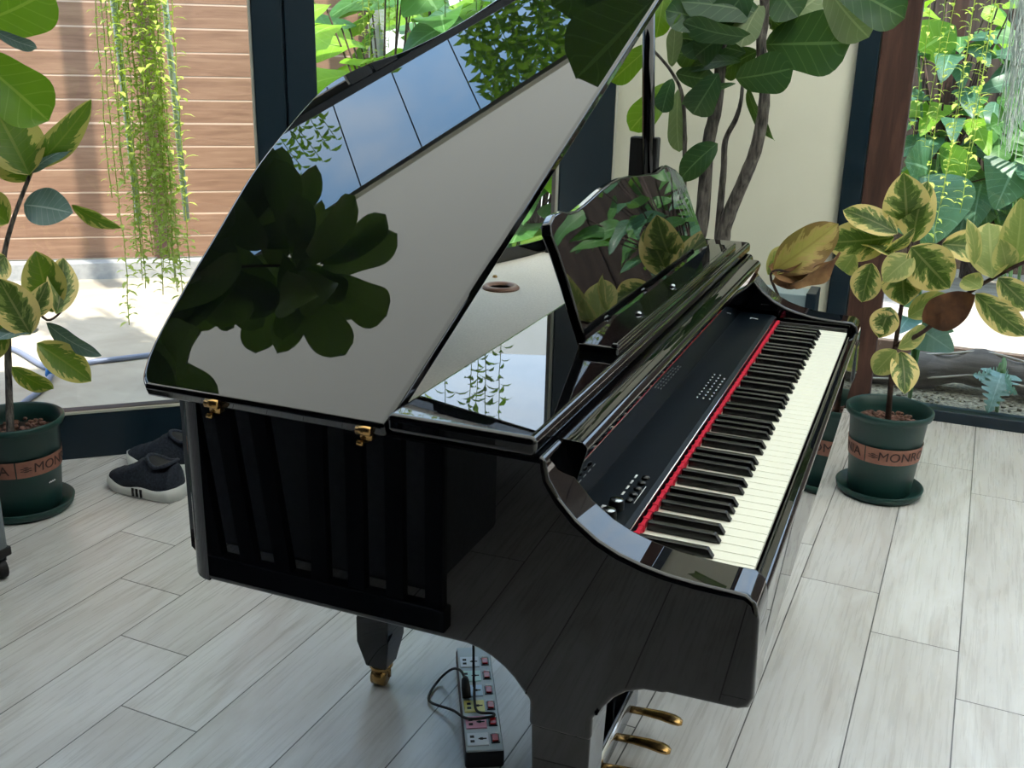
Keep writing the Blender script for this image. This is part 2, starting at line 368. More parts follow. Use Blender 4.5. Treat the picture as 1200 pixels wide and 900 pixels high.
sc.cycles.max_bounces = 9; sc.cycles.diffuse_bounces = 4; sc.cycles.glossy_bounces = 5; sc.cycles.transparent_max_bounces = 16
sc.cycles.sample_clamp_indirect = 6; sc.cycles.caustics_reflective = False; sc.cycles.caustics_refractive = False
sc.cycles.use_denoising = True

# ------------------------------------------------------------------ room shell
A41 = math.radians(41)
L0 = V((-2.46, 1.19, 0)); dL = V((math.cos(A41), math.sin(A41), 0)); nL = V((-dL.y, dL.x, 0)); Z = V((0, 0, 1))
H = 2.75; HW = 2.53
def wl(t, z=0, off=0): return L0 + dL*t + nL*off + Z*z
cA = wl(-3.0); cB = wl(1.99); cC = V((-.186, 2.93, 0)); cD = V((3.6, 2.96, 0)); cE = V((3.6, -3.2, 0)); cF = V((cA.x, -3.2, 0))
poly = [cA, cB, cC, cD, cE, cF]
b = MB(); b.prism([(p.x, p.y) for p in poly][::-1], (0, 0, -.1), (1, 0, 0), (0, 1, 0), (0, 0, 1), .1); struct(b.build('floor', M['floor'], smooth=False))
# ceiling near the glass, made translucent so sunlight fills the room, with its trim
eo = lambda t: -.262+.070*(t-.1)
eA = wl(-3.3, 0, eo(-3.3)); eB = wl(2.15, 0, eo(2.15)); dE = (eB-eA).normalized(); nE = V((-dE.y, dE.x, 0)); eM = eA+dE*((-.45-eA.y)/dE.y)
front = [eM, eB, V((-.2, 2.93, 0)), cD, V((3.6, -.45, 0))]
b = MB(); b.prism([(p.x, p.y) for p in front][::-1], (0, 0, H), (1, 0, 0), (0, 1, 0), (0, 0, 1), .02); struct(b.build('ceiling', M['ceiling'], smooth=False))
b = MB(); b.box(cA.x-.2, 3.6, -3.2, -.45, H, H+.1); struct(b.build('ceiling_back', M['ceil_opaque'], smooth=False))
b = MB(); b.obox(eA.lerp(eB, .5)-nE*.010+Z*(H-.012), dE, nE, Z, 2.72, .010, .012); struct(b.build('trim_1', M['wall'], smooth=False))
b = MB(); b.add([wl(-3, HW-.004, .02), wl(2.03, HW-.004, .02), wl(2.15, H+.01, eo(2.15)), wl(-3, H+.01, eo(-3)), wl(-3, HW+.004, .02), wl(2.03, HW+.004, .02), wl(2.15, H+.018, eo(2.15)), wl(-3, H+.018, eo(-3))], [(3, 2, 1, 0), (4, 5, 6, 7), (0, 1, 5, 4), (1, 2, 6, 5), (2, 3, 7, 6), (3, 0, 4, 7)])
struct(b.build('window_3', M['glass'], smooth=False))
def wall(name, p, q, thick, z0=0, z1=H, mat=None):
    d = (q-p); n = V((-d.y, d.x, 0)).normalized(); b = MB()
    b.add([p+Z*z0, q+Z*z0, q+n*thick+Z*z0, p+n*thick+Z*z0, p+Z*z1, q+Z*z1, q+n*thick+Z*z1, p+n*thick+Z*z1],
          [(3, 2, 1, 0), (4, 5, 6, 7), (0, 1, 5, 4), (1, 2, 6, 5), (2, 3, 7, 6), (3, 0, 4, 7)])
    return struct(b.build(name, mat or M['wall'], smooth=False))
wall('wall_corner', cB, cC, .12)
wall('wall_right', cD, cE, -.12)
wall('wall_back', cE, cF, -.12, mat=M['wall_dark'])
wall('wall_left', cF, cA, -.12, mat=M['wall_dark'])
# left glazing
def frame_run(name, p, d, n, segs, sill_h, post_w, thick=.07, head=.12, panes=None, open_back=0):
    pass
b = MB()
def lbox(b, t0, t1, z0, z1, o0=-.03, o1=.05):
    b.obox(wl((t0+t1)/2, (z0+z1)/2, (o0+o1)/2), dL, nL, Z, (t1-t0)/2, (o1-o0)/2, (z1-z0)/2)
lbox(b, -3, 2.03, 0, .155); lbox(b, -3, 2.03, HW-.05, HW-.01, -.01, .03)
for t0, t1 in ((.75, .843), (.850, .945), (1.785, 1.985), (-1.3, -1.1)): lbox(b, t0, t1, .155, HW-.07)
lbox(b, .84, .852, .155, HW-.07, -.015, .04)
wf = struct(b.build('window_1', M['frame'], smooth=False, bevel=.004))
b = MB(); lbox(b, -1.1, .75, .155, .163, -.031, -.022); lbox(b, .945, 1.785, .155, .163, -.031, -.022)
lbox(b, .742, .75, .16, HW-.07, -.02, -.01); lbox(b, 1.777, 1.785, .16, HW-.07, -.02, -.01); lbox(b, 1.985, 1.993, .155, HW-.07, -.032, 0)
b.build('glazing_seal', M['seal'], wf, smooth=False)
for k, (t0, t1) in enumerate(((-1.1, .75), (.945, 1.785), (-3, -1.3))):
    b = MB(); lbox(b, t0, t1, .155, HW-.07, .005, .012); b.build('pane', M['glass'], wf, smooth=False)
# right glazing, along X at Y = 2.93
b = MB()
b.box(-.10, 3.6, 2.90, 2.98, 0, .045); b.box(-.19, 3.6, 2.9, 2.98, H-.1, H); b.box(-.185, -.112, 2.90, 2.98, 0, H-.1); b.box(1.9, 2.0, 2.9, 2.98, .04, H-.1)
wf = struct(b.build('window_2', M['frame'], smooth=False, bevel=.004))
b = MB(); b.box(0.02, 1.9, 2.935, 2.943, .045, H-.1); b.box(2.0, 3.6, 2.935, 2.943, .045, H-.1); b.build('pane', M['glass'], wf, smooth=False)
b = MB(); b.box(-.108, .012, 2.90, 3.04, 0, H-.1); tc_ = b.build('timber_column', M['timber'], smooth=False, bevel=.004)
tag(tc_, 'brown timber column between the dark window frame and the garden window', 'column')

# ------------------------------------------------------------------ the grand piano
Y0, Y1 = -.09, 1.315
PN = thing('digital_grand_piano', (-.4, .6, 0), 'glossy black digital baby grand piano with its lid raised', 'piano')
LAQ = M['lacquer']
# lid plan: hinged along Y0, traced round the bent side (X, distance from hinge)
lid_plan = [(-.81, -.012), (-.832, .013), (-.862, .085), (-.905, .24), (-.925, .32), (-.975, .52), (-.997, .665), (-1.01, .80), (-1.004, .885), (-.967, .965), (-.912, 1.03), (-.855, 1.15), (-.815, 1.29), (-.80, 1.40)]
curve = [tuple(p)[:2] for p in catmull([(x, y, 0) for x, y in lid_plan], 5)]
# rim: same plan a little inside
def inset(pts, d):
    out = []
    for i, p in enumerate(pts):
        a = V(pts[max(i-1, 0)]).to_2d() if False else V((pts[max(i-1, 0)][0], pts[max(i-1, 0)][1], 0)); c = V((pts[min(i+1, len(pts)-1)][0], pts[min(i+1, len(pts)-1)][1], 0))
        t = (c-a).normalized(); out.append((p[0]+t.y*d, p[1]-t.x*d))
    return out
bent = [(x, Y0 + y) for x, y in curve]            # outer bent side in world XY, y increasing
rim_o = inset(bent, .03)
rim_o = [p for p in rim_o if p[1] < Y1-.01 and p[1] > Y0+.02]
rim_i = inset(rim_o, .032)
keep = [i for i, p in enumerate(rim_o) if p[1] > Y0+.07]
# lead-in at the tail corner (rounded) and the far end
def arc(cx, cy, r, a0, a1, n=6): return [(cx+r*math.cos(math.radians(a0+(a1-a0)*i/n)), cy+r*math.sin(math.radians(a0+(a1-a0)*i/n))) for i in range(n+1)]
tailc = arc(-.735, Y0+.045, .045, 270, 180)
outer = tailc + [rim_o[i] for i in keep] + [(rim_o[-1][0]+.005, Y1), (-.5, Y1)]
ti = arc(-.735, Y0+.045, .015, 270, 180)
inner = ti + [rim_i[i] for i in keep] + [(rim_o[-1][0]+.037, Y1-.03), (-.5, Y1-.03)]
m_ = min(len(outer), len(inner))
b = MB()
n = len(outer)
assert len(outer) == len(inner), (len(outer), len(inner))
vs = []
for z in (.597, .872):
    vs += [(x, y, z) for x, y in outer] + [(x, y, z) for x, y in inner]
fs = []
for i in range(n-1):
    o0, o1, i0, i1 = i, i+1, n+i, n+i+1; O0, O1, I0, I1 = [q+2*n for q in (o0, o1, i0, i1)]
    fs += [(o0, O0, O1, o1), (i0, i1, I1, I0), (O0, I0, I1, O1), (o0, o1, i1, i0)]
fs += [(0, n, 3*n, 2*n), (n-1, 3*n-1, 4*n-1, 2*n-1)[::1]]
b.add(vs, fs)
# bottom board
b.prism([(x, y) for x, y in inner[1:-1]][::-1] + [(-.62, Y0+.03), (-.3, Y0+.03), (-.3, Y1-.03), (-.62, Y1-.03)][::1] if False else [(-.62, Y0+.031), (-.02, Y0+.031), (-.02, Y1-.031), (-.72, Y1-.031), (-.9, .7), (-.9, .45), (-.72, Y0+.04)], (0, 0, .6), (1, 0, 0), (0, 1, 0), (0, 0, 1), .03)
b.build('rim', LAQ, PN, bevel=.004, label='curved black rim of the case')
# side panels with the sweeping cheek
prof = [(-.735, .597), (-.334, .597), (-.318, .594), (-.30, .587), (-.284, .577), (-.27, .565), (-.26, .553), (-.254, .545), (-.247, .542), (-.247, .50), (-.163, .50), (-.163, .538), (-.156, .541), (-.149, .555), (-.138, .571), (-.122, .585), (-.10, .594), (-.078, .596), (-.072, .598), (.012, .600), (.024, .605), (.029, .62), (.025, .72), (.02, .742), (.008, .75), (-.017, .75), (-.05, .751), (-.084, .754), (-.115, .76), (-.142, .768), (-.168, .78), (-.196, .80), (-.217, .822), (-.232, .845), (-.238, .872), (-.735, .872)]
for (ya, yb, nm) in ((Y0, Y0+.072, 'side_panel'), (Y1-.072, Y1, 'side_panel')):
    b = MB(); b.prism(prof, (0, yb, 0), (1, 0, 0), (0, 0, 1), (0, -1, 0), yb-ya)
    o = b.build(nm, LAQ, PN, bevel=.008, seg=4, angle=60)
    me = o.data; at = me.attributes.new('bevel_weight_edge', 'FLOAT', 'EDGE'); ox = wloc(PN).x
    fn = {}
    for p in me.polygons:
        for ek in p.edge_keys: fn.setdefault(ek, []).append(p.normal.copy())
    for e in me.edges:
        v0, v1 = [me.vertices[i].co for i in e.vertices]; ns = fn[tuple(sorted(e.vertices))]
        end = v0.x+ox < -.73 and v1.x+ox < -.73
        at.data[e.index].value = 1.0 if (ns[0].angle(ns[1]) > 1.0 and not end) else 0.0
        if end: e.use_edge_sharp = True
    o.modifiers['bevel'].limit_method = 'WEIGHT'
# keybed and key slip, key blocks
b = MB(); b.box(-.3, .012, Y0+.07, Y1-.07, .60, .70); b.box(-.16, .002, Y0+.071, -.001, .70, .738); b.box(-.16, .002, 1.226, Y1-.071, .70, .738)
b.build('keybed', LAQ, PN, bevel=.002)
b = MB(); b.box(.004, .024, Y0+.065, Y1-.065, .60, .728); b.build('key_slip', LAQ, PN, bevel=.007, seg=4)
# nameboard
b = MB(); b.prism([(-.285, .70), (-.243, .70), (-.243, .737), (-.207, .860), (-.208, .866), (-.214, .871), (-.240, .872), (-.285, .872)], (0, Y0+.0705, 0), (1, 0, 0), (0, 0, 1), (0, 1, 0), Y1-Y0-.141); b.build('nameboard', LAQ, PN, bevel=.001, seg=2, angle=50)
# soundboard panel and ring
b = MB(); b.prism([(-.44, Y0+.035), (-.44, Y1-.035), (-.735, Y1-.035)] + [p for p in rim_i if Y0+.08 < p[1] < Y1-.06][::-1] + [(-.72, Y0+.035)], (0, 0, .834), (1, 0, 0), (0, 1, 0), (0, 0, 1), .006)
sb = b.build('inner_board', M['board'], PN, smooth=False, label='pale grey board inside the case')
rc = atZ(587, 338, .84); b = MB(); b.lathe([(.024, .002), (.026, .007), (.034, .008), (.039, .004), (.039, 0), (.024, 0), (.024, .002)], rc, 40); b.build('port_ring', M['ring'], sb, label='brown ring round a hole')
b = MB(); b.lathe([(0, .0012), (.024, .0012), (.024, 0), (0, 0)], rc, 32); b.build('port_hole', M['rubber'], sb)
b = MB(); b.blob(atZ(580, 325, .84), .006); b.build('screw', M['brass'], sb)
# front top slab
b = MB(); b.box(-.443, -.246, Y0-.008, Y1+.008, .873, .898); b.build('front_lid', LAQ, PN, bevel=.009, seg=4)
# raised lid
LA = math.radians(24.5); ey = V((0, math.cos(LA), math.sin(LA))); ez = V((0, -math.sin(LA), math.cos(LA))); LO = V((0, Y0, .887))
lp = [(-.443, -.012)] + curve + [(-.448, 1.40)]
b = MB(); b.prism(lp, LO-ez*.022, (1, 0, 0), ey, ez, .022)
b.build('lid', LAQ, PN, bevel=.007, seg=4, angle=50, label='large raised lid mirroring sky and ceiling')
for (u, v) in ((253, 481), (430, 513)):
    c = atY(u, v, Y0-.003); b = MB()
    b.box(c.x-.008, c.x+.008, Y0-.006, Y0-.0005, .858, .874); b.tube([(c.x-.010, Y0-.009, .872), (c.x+.010, Y0-.009, .872)], .0065, 12)
    b.tube([(c.x-.012, Y0-.006, .853), (c.x-.004, Y0-.006, .853)], .004, 8)
    b.build('hinge', M['brass'], PN, label='brass lid hinge')
# lid prop
b = MB(); top = V((-.512, 1.25, .887+(1.34)*math.tan(LA)-.05)); bot = V((-.476, 1.25, .87))
b.tube([bot, bot*.5+top*.5, top], .0145, 14); b.build('lid_prop', LAQ, PN)
b = MB(); b.box(-.535, -.468, 1.245, 1.275, .87, 1.132); b.build('prop_bracket', M['rubber'], PN, bevel=.004)
# music desk
DP = V((-.308, .281, .9)); dn = V((1, 0, .25)).normalized(); dey = V((0, 1, 0)); dez = V((-.25, 0, 1)).normalized()
dpx = [(689, 408), (678, 372), (667, 335), (655, 298), (646, 275), (645, 262), (650, 252), (659, 247), (668, 249), (677, 246), (686, 239), (695, 231), (705, 222), (716, 214), (728, 208), (740, 205), (756, 204), (770, 202), (777, 196), (782, 193), (792, 198), (800, 207), (806, 222), (813, 244), (821, 267), (827, 280), (831, 292)]
dp = []
for u, v in dpx:
    P = onplane(u, v, DP, dn)-DP; dp.append((P.dot(dey), P.dot(dez)))
b = MB(); b.prism(dp, DP-dn*.016, dey, dez, dn, .016); b.build('music_desk', LAQ, PN, bevel=.004, seg=3, angle=40)
b = MB(); b.box(-.318, -.256, .262, 1.18, .897, .912); b.box(-.268, -.256, .262, 1.18, .91, .918)
dk = b.build('desk_tray', LAQ, PN, bevel=.005, seg=3)
for y in (.47, .70): 
    b = MB(); b.lathe([(.006, 0), (.006, .003), (.003, .006), (0, .006)], (-.283, y, .911), 12); b.build('stud', M['chrome'], dk)
# control panel
b = MB(); b.prism([(-.157, .715), (-.157, .748), (-.165, .752), (-.246, .752), (-.246, .715)], (0, .002, 0), (1, 0, 0), (0, 0, 1), (0, 1, 0), 1.221)
cp = b.build('control_panel', M['panel'], PN, smooth=False, label='satin black control panel behind the keys')
b = MB(); b.box(-.1585, -.1565, .004, 1.221, .7475, .7495); b.build('silver_edge', M['silver'], cp)
for y in (.030, .064):
    b = MB(); b.lathe([(.0105, 0), (.0105, .008), (.0095, .013), (0, .013)], (-.190, y, .752), 24); k = b.build('knob', M['knob'], cp, angle=40, smooth='auto')
    b = MB(); b.lathe([(.009, .013), (.009, .0138), (0, .0138)], (-.190, y, .752), 24); b.build('knob_cap', M['chrome'], k)
    b = MB(); b.box(-.210, -.204, y-.008, y+.004, .7521, .7524); b.build('printed_mark', M['white_paint'], cp)
for k in range(5):
    y = .095+k*.021; b = MB(); b.blob((-.181, y, .7525), .0062, 1, 1.1, .6, 10, 6); b.build('button', M['knob'], cp)
    b = MB(); b.box(-.197, -.194, y-.006, y+.006, .7521, .7524); b.build('printed_mark', M['white_paint'], cp)
b = MB(); b.box(-.1735, -.1725, .09, .15, .7521, .7524); b.build('printed_mark', M['white_paint'], cp)
for k in range(9):
    for r in range(3 if k < 8 else 2):
        y = .56+k*.018; b = MB(); b.box(-.196+r*.011, -.192+r*.011, y, y+.008, .7521, .7527); b.build('small_button', M['chrome'], cp)
b = MB(); b.prism([(0, 0), (.003, 0), (.009, .015), (.009, .018), (-.001, .018), (-.001, .015), (.006, .015)], (-.190, 1.165, .7523), (0, 1, 0), (-1, 0, 0), (0, 0, 1), .0004)
b.build('printed_seven', M['white_paint'], cp)
# red felt and keys
b = MB(); b.box(-.1545, -.1492, -.001, 1.226, .7305, .7400)
for k in range(52): b.box(-.1562, -.1478, k*.02356+.006, k*.02356+.011, .731, .7408)
b.build('felt_strip', M['felt'], PN, smooth=False, label='red felt strip along the key tops')
KB = bpy.data.objects.new('keyboard', None); C.objects.link(KB); KB.parent = PN; KB.location = V((0, 0, .73))-wloc(PN)
KB['label'] = 'eighty-eight key keyboard'
P_ = 1.225/52
wk = None; bk = None
for k in range(52):
    y = (k+.5)*P_
    if wk is None:
        b = MB(); b.box(-.155, -.002, y-P_/2+.0005, y+P_/2-.0005, .709, .73); b.box(-.004, .001, y-P_/2+.0005, y+P_/2-.0005, .722, .7298)
        wk = b.build('white_key', M['white_key'], KB, bevel=.0012, seg=2)
    else:
        o = wk.copy(); o.parent = KB; C.objects.link(o); o.location = V(wk.location)+V((0, k*P_, 0))
for k in range(51):
    if k % 7 not in (0, 2, 3, 5, 6): continue
    y = (k+1)*P_ + {0: .001, 2: -.002, 3: .002, 5: -.002, 6: 0}[k % 7]
    if bk is None:
        y00 = y; r0 = []
        for (x, hw, z) in ((-.155, .0068, .731), (-.052, .0068, .731)): pass
        vs = [(-.147, y-.0065, .7302), (-.050, y-.0065, .7302), (-.050, y+.0065, .7302), (-.147, y+.0065, .7302),
              (-.147, y-.005, .742), (-.058, y-.005, .742), (-.058, y+.005, .742), (-.147, y+.005, .742)]
        b = MB(); b.add(vs, [(3, 2, 1, 0), (4, 5, 6, 7), (0, 1, 5, 4), (1, 2, 6, 5), (2, 3, 7, 6), (3, 0, 4, 7)])
        bk = b.build('black_key', M['black_key'], KB, bevel=.0016, seg=3)
    else:
        o = bk.copy(); o.parent = KB; C.objects.link(o); o.location = V(bk.location)+V((0, y-y00, 0))
# legs
for (yc, lab) in ((Y0+.041, None), (Y1-.041, None)):
    b = MB(); rg = []
    for z, h in ((.52, .0405), (.09, .030), (.055, .030)):
        rg.append([(-.205-h, yc-h*.9, z), (-.205+h, yc-h*.9, z), (-.205+h, yc+h*.9, z), (-.205-h, yc+h*.9, z)])
    b.rings(rg[::-1]); lg = b.build('leg', LAQ, PN, bevel=.004)
    b = MB(); b.lathe([(.012, .03), (.02, .045), (.02, .056)], (-.205, yc, 0), 16); b.tube([(-.217, yc, .02), (-.193, yc, .02)], .02, 20); b.build('caster', M['brass'], lg, label='brass caster')
b = MB(); cx, cy = -.83, .555; rg = []
for z, h in ((.60, .029), (.205, .029), (.172, .038), (.115, .038), (.062, .027), (.05, .025)):
    rg.append([(cx+h*i, cy+h*j, z) for i, j in ((-1, -1), (1, -1), (1, 1), (-1, 1))])
b.rings(rg[::-1]); lg = b.build('leg', LAQ, PN, bevel=.004, label='squared tail leg with a swollen foot')
b = MB(); b.lathe([(.02, .035), (.026, .045), (.022, .052)], (cx, cy, 0), 20); b.tube([(cx-.014, cy-.004, .021), (cx+.014, cy-.004, .021)], .021, 20); b.tube([(cx-.02, cy, .021), (cx-.02, cy, .046)], .004); b.tube([(cx+.02, cy, .021), (cx+.02, cy, .046)], .004)
b.build('caster', M['brass'], lg, label='brass caster')
# pedal lyre
b = MB(); b.box(-.37, -.285, .33, .66, .035, .10); b.box(-.345, -.31, .385, .42, .10, .60); b.box(-.345, -.31, .57, .605, .10, .60)
ly = b.build('pedal_lyre', LAQ, PN, bevel=.006)
b = MB(); b.box(-.2852, -.2835, .335, .655, .04, .095); b.build('lyre_plate', M['silver'], ly)
for y in (.41, .505, .60):
    rg = []
    for x, z, h, th in ((-.283, .062, .010, .006), (-.25, .065, .011, .006), (-.22, .066, .0135, .007), (-.195, .064, .015, .007), (-.183, .062, .0125, .006), (-.177, .061, .007, .004)):
        rg.append([(x, y+h*math.cos(a), z+th*math.sin(a)) for a in [2*PI*i/12 for i in range(12)]])
    b = MB(); b.rings(rg); b.build('pedal', M['brass'], ly, label='brass pedal')

# ------------------------------------------------------------------ power strip and cable
a_ = V((-.68, .705, 0)); c_ = V((-.510, .387, 0)); dS = (c_-a_).normalized(); nS = V((-dS.y, dS.x, 0))   # nS points to the +X side
PS = thing('power_strip', a_.lerp(c_, .5), 'grey and black power strip with coloured sockets and red switches, under the piano', 'power strip')
mid = a_.lerp(c_, .5); hl = (c_-a_).length/2; hw = .038
if nS.x < 0: nS = -nS
b = MB(); b.obox(mid+Z*.019, dS, nS, Z, hl, hw, .019); b.build('strip_body', M['strip_black'], PS, bevel=.006, seg=3)
b = MB(); b.obox(mid+Z*.0395, dS, nS, Z, hl-.002, hw-.002, .0025); b.build('top_plate', M['strip_grey'], PS, bevel=.002)
cols = ['s_white', 's_mint', 's_blue', 's_yellow', 's_pink', 's_white']
for k in range(6):
    s = -hl+.062+k*.053; o = mid+dS*s-nS*.011+Z*.0425
    b = MB(); b.obox(o, dS, nS, Z, .0195, .021, .0016); so_ = b.build('socket', M[cols[k]], PS, bevel=.0015)
    b = MB(); b.obox(o-nS*.011-dS*.007+Z*.0012, dS, nS, Z, .0035, .004, .0008); b.obox(o-nS*.011+dS*.007+Z*.0012, dS, nS, Z, .0035, .004, .0008); b.obox(o+nS*.009+Z*.0012, dS, nS, Z, .0018, .008, .0008); b.obox(o+nS*.007+Z*.0012, dS, nS, Z, .0035, .003, .0008)
    b.build('socket_holes', M['rubber'], so_, smooth=False)
    o2 = mid+dS*s+nS*.0225+Z*.0425
    b = MB(); b.obox(o2, dS, nS, Z, .0135, .0085, .0012); sh = b.build('switch_bezel', M['strip_black'], PS, smooth=False)
    b = MB(); b.obox(o2+Z*.0022, dS, nS, Z, .0105, .006, .002); b.build('red_switch', M['red'], sh, bevel=.001)
    b = MB(); b.obox(o2+Z*.003-dS*.0115, dS, nS, Z, .0018, .006, .002); b.build('switch_highlight', M['s_white'], sh)
CB = thing('power_cable', mid+V((0, 0, .045)), 'thin black cable looping off the power strip up to the piano', 'cable')
def cp_(u, v, z): return atZ(u, v, z)
pl = cp_(545, 806, .062)
pts = [atY(553, 762, .66), cp_(555, 780, .10), cp_(556, 800, .058), cp_(556, 820, .049), cp_(560, 834, .049), cp_(578, 836, .049), cp_(575, 840, .05), cp_(548, 842, .049), cp_(530, 832, .02), cp_(505, 823, .006), cp_(504, 812, .006), cp_(516, 795, .012), cp_(530, 784, .045), cp_(540, 786, .075), cp_(545, 796, .075)]
pts[0] = V((pts[1].x-.02, pts[1].y+.03, .594))
b = MB(); b.tube(catmull(pts, 8), .0028, 8); b.build('cord', M['rubber'], CB)
b = MB(); e = pts[-1]; b.tube([e+V((-.003, .006, .002)), e, cp_(546, 806, .062), cp_(547, 818, .046)], [.004, .0075, .0095, .009], 12); b.build('plug', M['rubber'], CB)

# ------------------------------------------------------------------ pots
def bent_text(txt, size, R, zc, ang, c, Rtop=None):
    cu = bpy.data.curves.new('t', 'FONT'); cu.body = txt; cu.size = size; cu.align_x = 'CENTER'; cu.align_y = 'CENTER'; cu.extrude = .0004; cu.resolution_u = 3
    o = bpy.data.objects.new('t', cu); C.objects.link(o); bpy.context.view_layer.update()
    me = o.to_mesh(); vs = []
    for v in me.vertices:
        a = ang + v.co.x/R(zc+v.co.y); r = R(zc+v.co.y)+.0048+v.co.z; vs.append((c[0]+r*math.cos(a), c[1]+r*math.sin(a), c[2]+zc+v.co.y))
    fs = [tuple(p.vertices) for p in me.polygons]; o.to_mesh_clear(); bpy.data.objects.remove(o); bpy.data.curves.remove(cu)
    return vs, fs
def make_pot(root, c, rt, rb, h, band0, band1, fa, dots=False, soil='pebble', z0=.012):
    c = V(c); c.z = 0
    R = lambda z: rb+(rt-.012-rb)*((z-z0)/(h-z0))
    b = MB(); b.lathe([(0, z0), (rb, z0), (rb+.002, z0+.006), (R(h-.03), h-.03), (rt-.004, h-.022), (rt, h-.012), (rt, h-.004), (rt-.004, h), (rt-.010, h-.004), (R(h-.03)-.006, h-.035), (R(h-.07)-.006, h-.09), (0, h-.09)], c, 56)
    p = b.build('pot', M['pot'], root)
    b = MB(); rs = rt*1.02; b.lathe([(0, 0), (rs-.015, 0), (rs-.004, .012), (rs, .028), (rs-.004, .03), (rs-.018, .011), (0, .009)], c, 56); b.build('saucer', M['pot'], root)
    b = MB(); n = 60; vs = []; fs = []
    segs = [(fa-2.9, fa-.515), (fa-.485, fa+3.0)]
    for a0, a1 in segs:
        b.m = 0; vs = []; fs = []
        for i in range(n+1):
            a = a0+(a1-a0)*i/n
            for z in (band0, band1): vs.append((c.x+(R(z)+.0032)*math.cos(a), c.y+(R(z)+.0032)*math.sin(a), z))
        for i in range(n): fs.append((2*i, 2*i+2, 2*i+3, 2*i+1))
        b.add(vs, fs)
    bd = b.build('label_band', M['band'], root, label='copper coloured paper band with printed letters')
    b = MB(); zc = (band0+band1)/2; vs, fs = bent_text('MONRO', (band1-band0)*.80, R, zc, fa+.60, c); b.add(vs, fs)
    b.build('printed_letters', M['ink'], bd, smooth=False)
    b = MB(); vs, fs = bent_text('NIA', (band1-band0)*.80, R, zc, fa-.96, c); b.add(vs, fs); b.build('printed_letters', M['ink'], bd, smooth=False)
    b = MB()
    # leaf emblem: stacked petals
    for k, (dx, dz, s) in enumerate(((0, .006, 1), (0, 0, 1.1), (0, -.006, 1), (-.006, .003, .7), (.006, .003, .7), (-.006, -.004, .7), (.006, -.004, .7))):
        pts = [(dx+.0042*s*math.cos(t), dz+.0021*s*math.sin(t)) for t in [2*PI*i/10 for i in range(10)]]
        b.add([(c.x+(R(zc+pz)+.0042)*math.cos(fa-.26+px*1.5/rb), c.y+(R(zc+pz)+.0042)*math.sin(fa-.26+px*1.5/rb), zc+pz) for px, pz in pts], [tuple(range(10))])
    b.build('printed_emblem', M['ink'], bd, smooth=False)
    if dots:
        b = MB()
        for k in range(3):
            a = fa+.42+(k-1)*.07; z = band0-.035
            for q in range(3):
                pts = [(.0022*math.cos(t), .0022*math.sin(t)) for t in [2*PI*i/6 for i in range(6)]]
                ox = (q-1)*.0028
                b.add([(c.x+(R(z)+.003)*math.cos(a+(px+ox)/rb), c.y+(R(z)+.003)*math.sin(a+(px+ox)/rb), z+pz+(.0015 if q == 1 else 0)) for px, pz in pts], [tuple(range(6))])
        b.build('printed_dots', M['white_paint'], p, smooth=False)
    b = MB(); rs = R(h-.06)-.007; b.lathe([(0, h-.05), (rs, h-.055), (rs, h-.08), (0, h-.08)], c, 40); s = b.build('soil', M['soil'], root)
    b = MB(); rnd = random.Random(int(c.x*100))
    for k in range(150):
        r = rs*math.sqrt(rnd.random())*.95; a = rnd.random()*2*PI
        b.blob((c.x+r*math.cos(a), c.y+r*math.sin(a), h-.050+.006*rnd.random()), .0075*(.7+.7*rnd.random()), 1, .8, .7, 6, 4)
    pb = b.build('pebbles', M['pebble'], s); pb['kind'] = 'stuff'
    return p

# ------------------------------------------------------------------ leaves
def oval(t): return max(0., math.sin(PI*min(1, t**.9))**.75) if t < 1 else 0
def pointed(t): return max(0., math.sin(PI*t**.92))**.68*(1 if t < .86 else 1-(t-.86)*1.6)
def fiddle(t): return max(0., math.sin(PI*t**1.25))**.62*(.82+.18*math.sin(t*5.2+2.4)) if 0 < t < 1 else 0
def heart(t): return max(0., (1-t)**.62*1.02*min(1, (t+.06)*6)**.5) if t < 1 else 0
def cut(t): return heart(t)*(1-.55*(1 if math.sin(t*44) > .35 else 0)*(1 if .12 < t < .9 else 0))
def lobes(t): return max(.03, math.sin(PI*min(.999, t**.8)))**.6*(.28+.72*abs(math.sin(t*PI*5.5)))
def fan(t): return (t**.9*1.1*(1 if t < .86 else max(0, 1-((t-.86)/.14)**2)**.5))
def leaf(b, base, tip, width, nrm, prof, droop=.12, cup=.12, wave=.02, nt=14, nu=6, pet=0, seed=0):
    base = V(base); tip = V(tip); d = tip-base; Ln = d.length; d = d/Ln
    nrm = V(nrm); nrm = (nrm-d*nrm.dot(d)); nrm = nrm.normalized() if nrm.length > 1e-5 else d.orthogonal().normalized()
    sd_ = d.cross(nrm); vs = []; uvs = []; fs = []; rnd = random.Random(seed); ph = rnd.random()*6
    for i in range(nt+1):
        t = i/nt; hw = max(.0004, prof(t)*width/2); ax = base+d*(Ln*t)+nrm*(Ln*droop*4*t*(1-t))*1.0
        for j in range(nu+1):
            u = -1+2*j/nu
            vs.append(ax+sd_*(u*hw)+nrm*(cup*abs(u)**1.5*hw+wave*Ln*math.sin(t*11+ph+u*1.3)*abs(u)))
            uvs.append((.5+.5*u, max(.001, t)))
    for i in range(nt):
        for j in range(nu):
            a = i*(nu+1)+j; fs.append((a, a+1, a+nu+2, a+nu+1))
    b.add(vs, fs, uvs)
def atd(u, v, dist):
    d = ray(u, v); return CAM+d.normalized()*dist
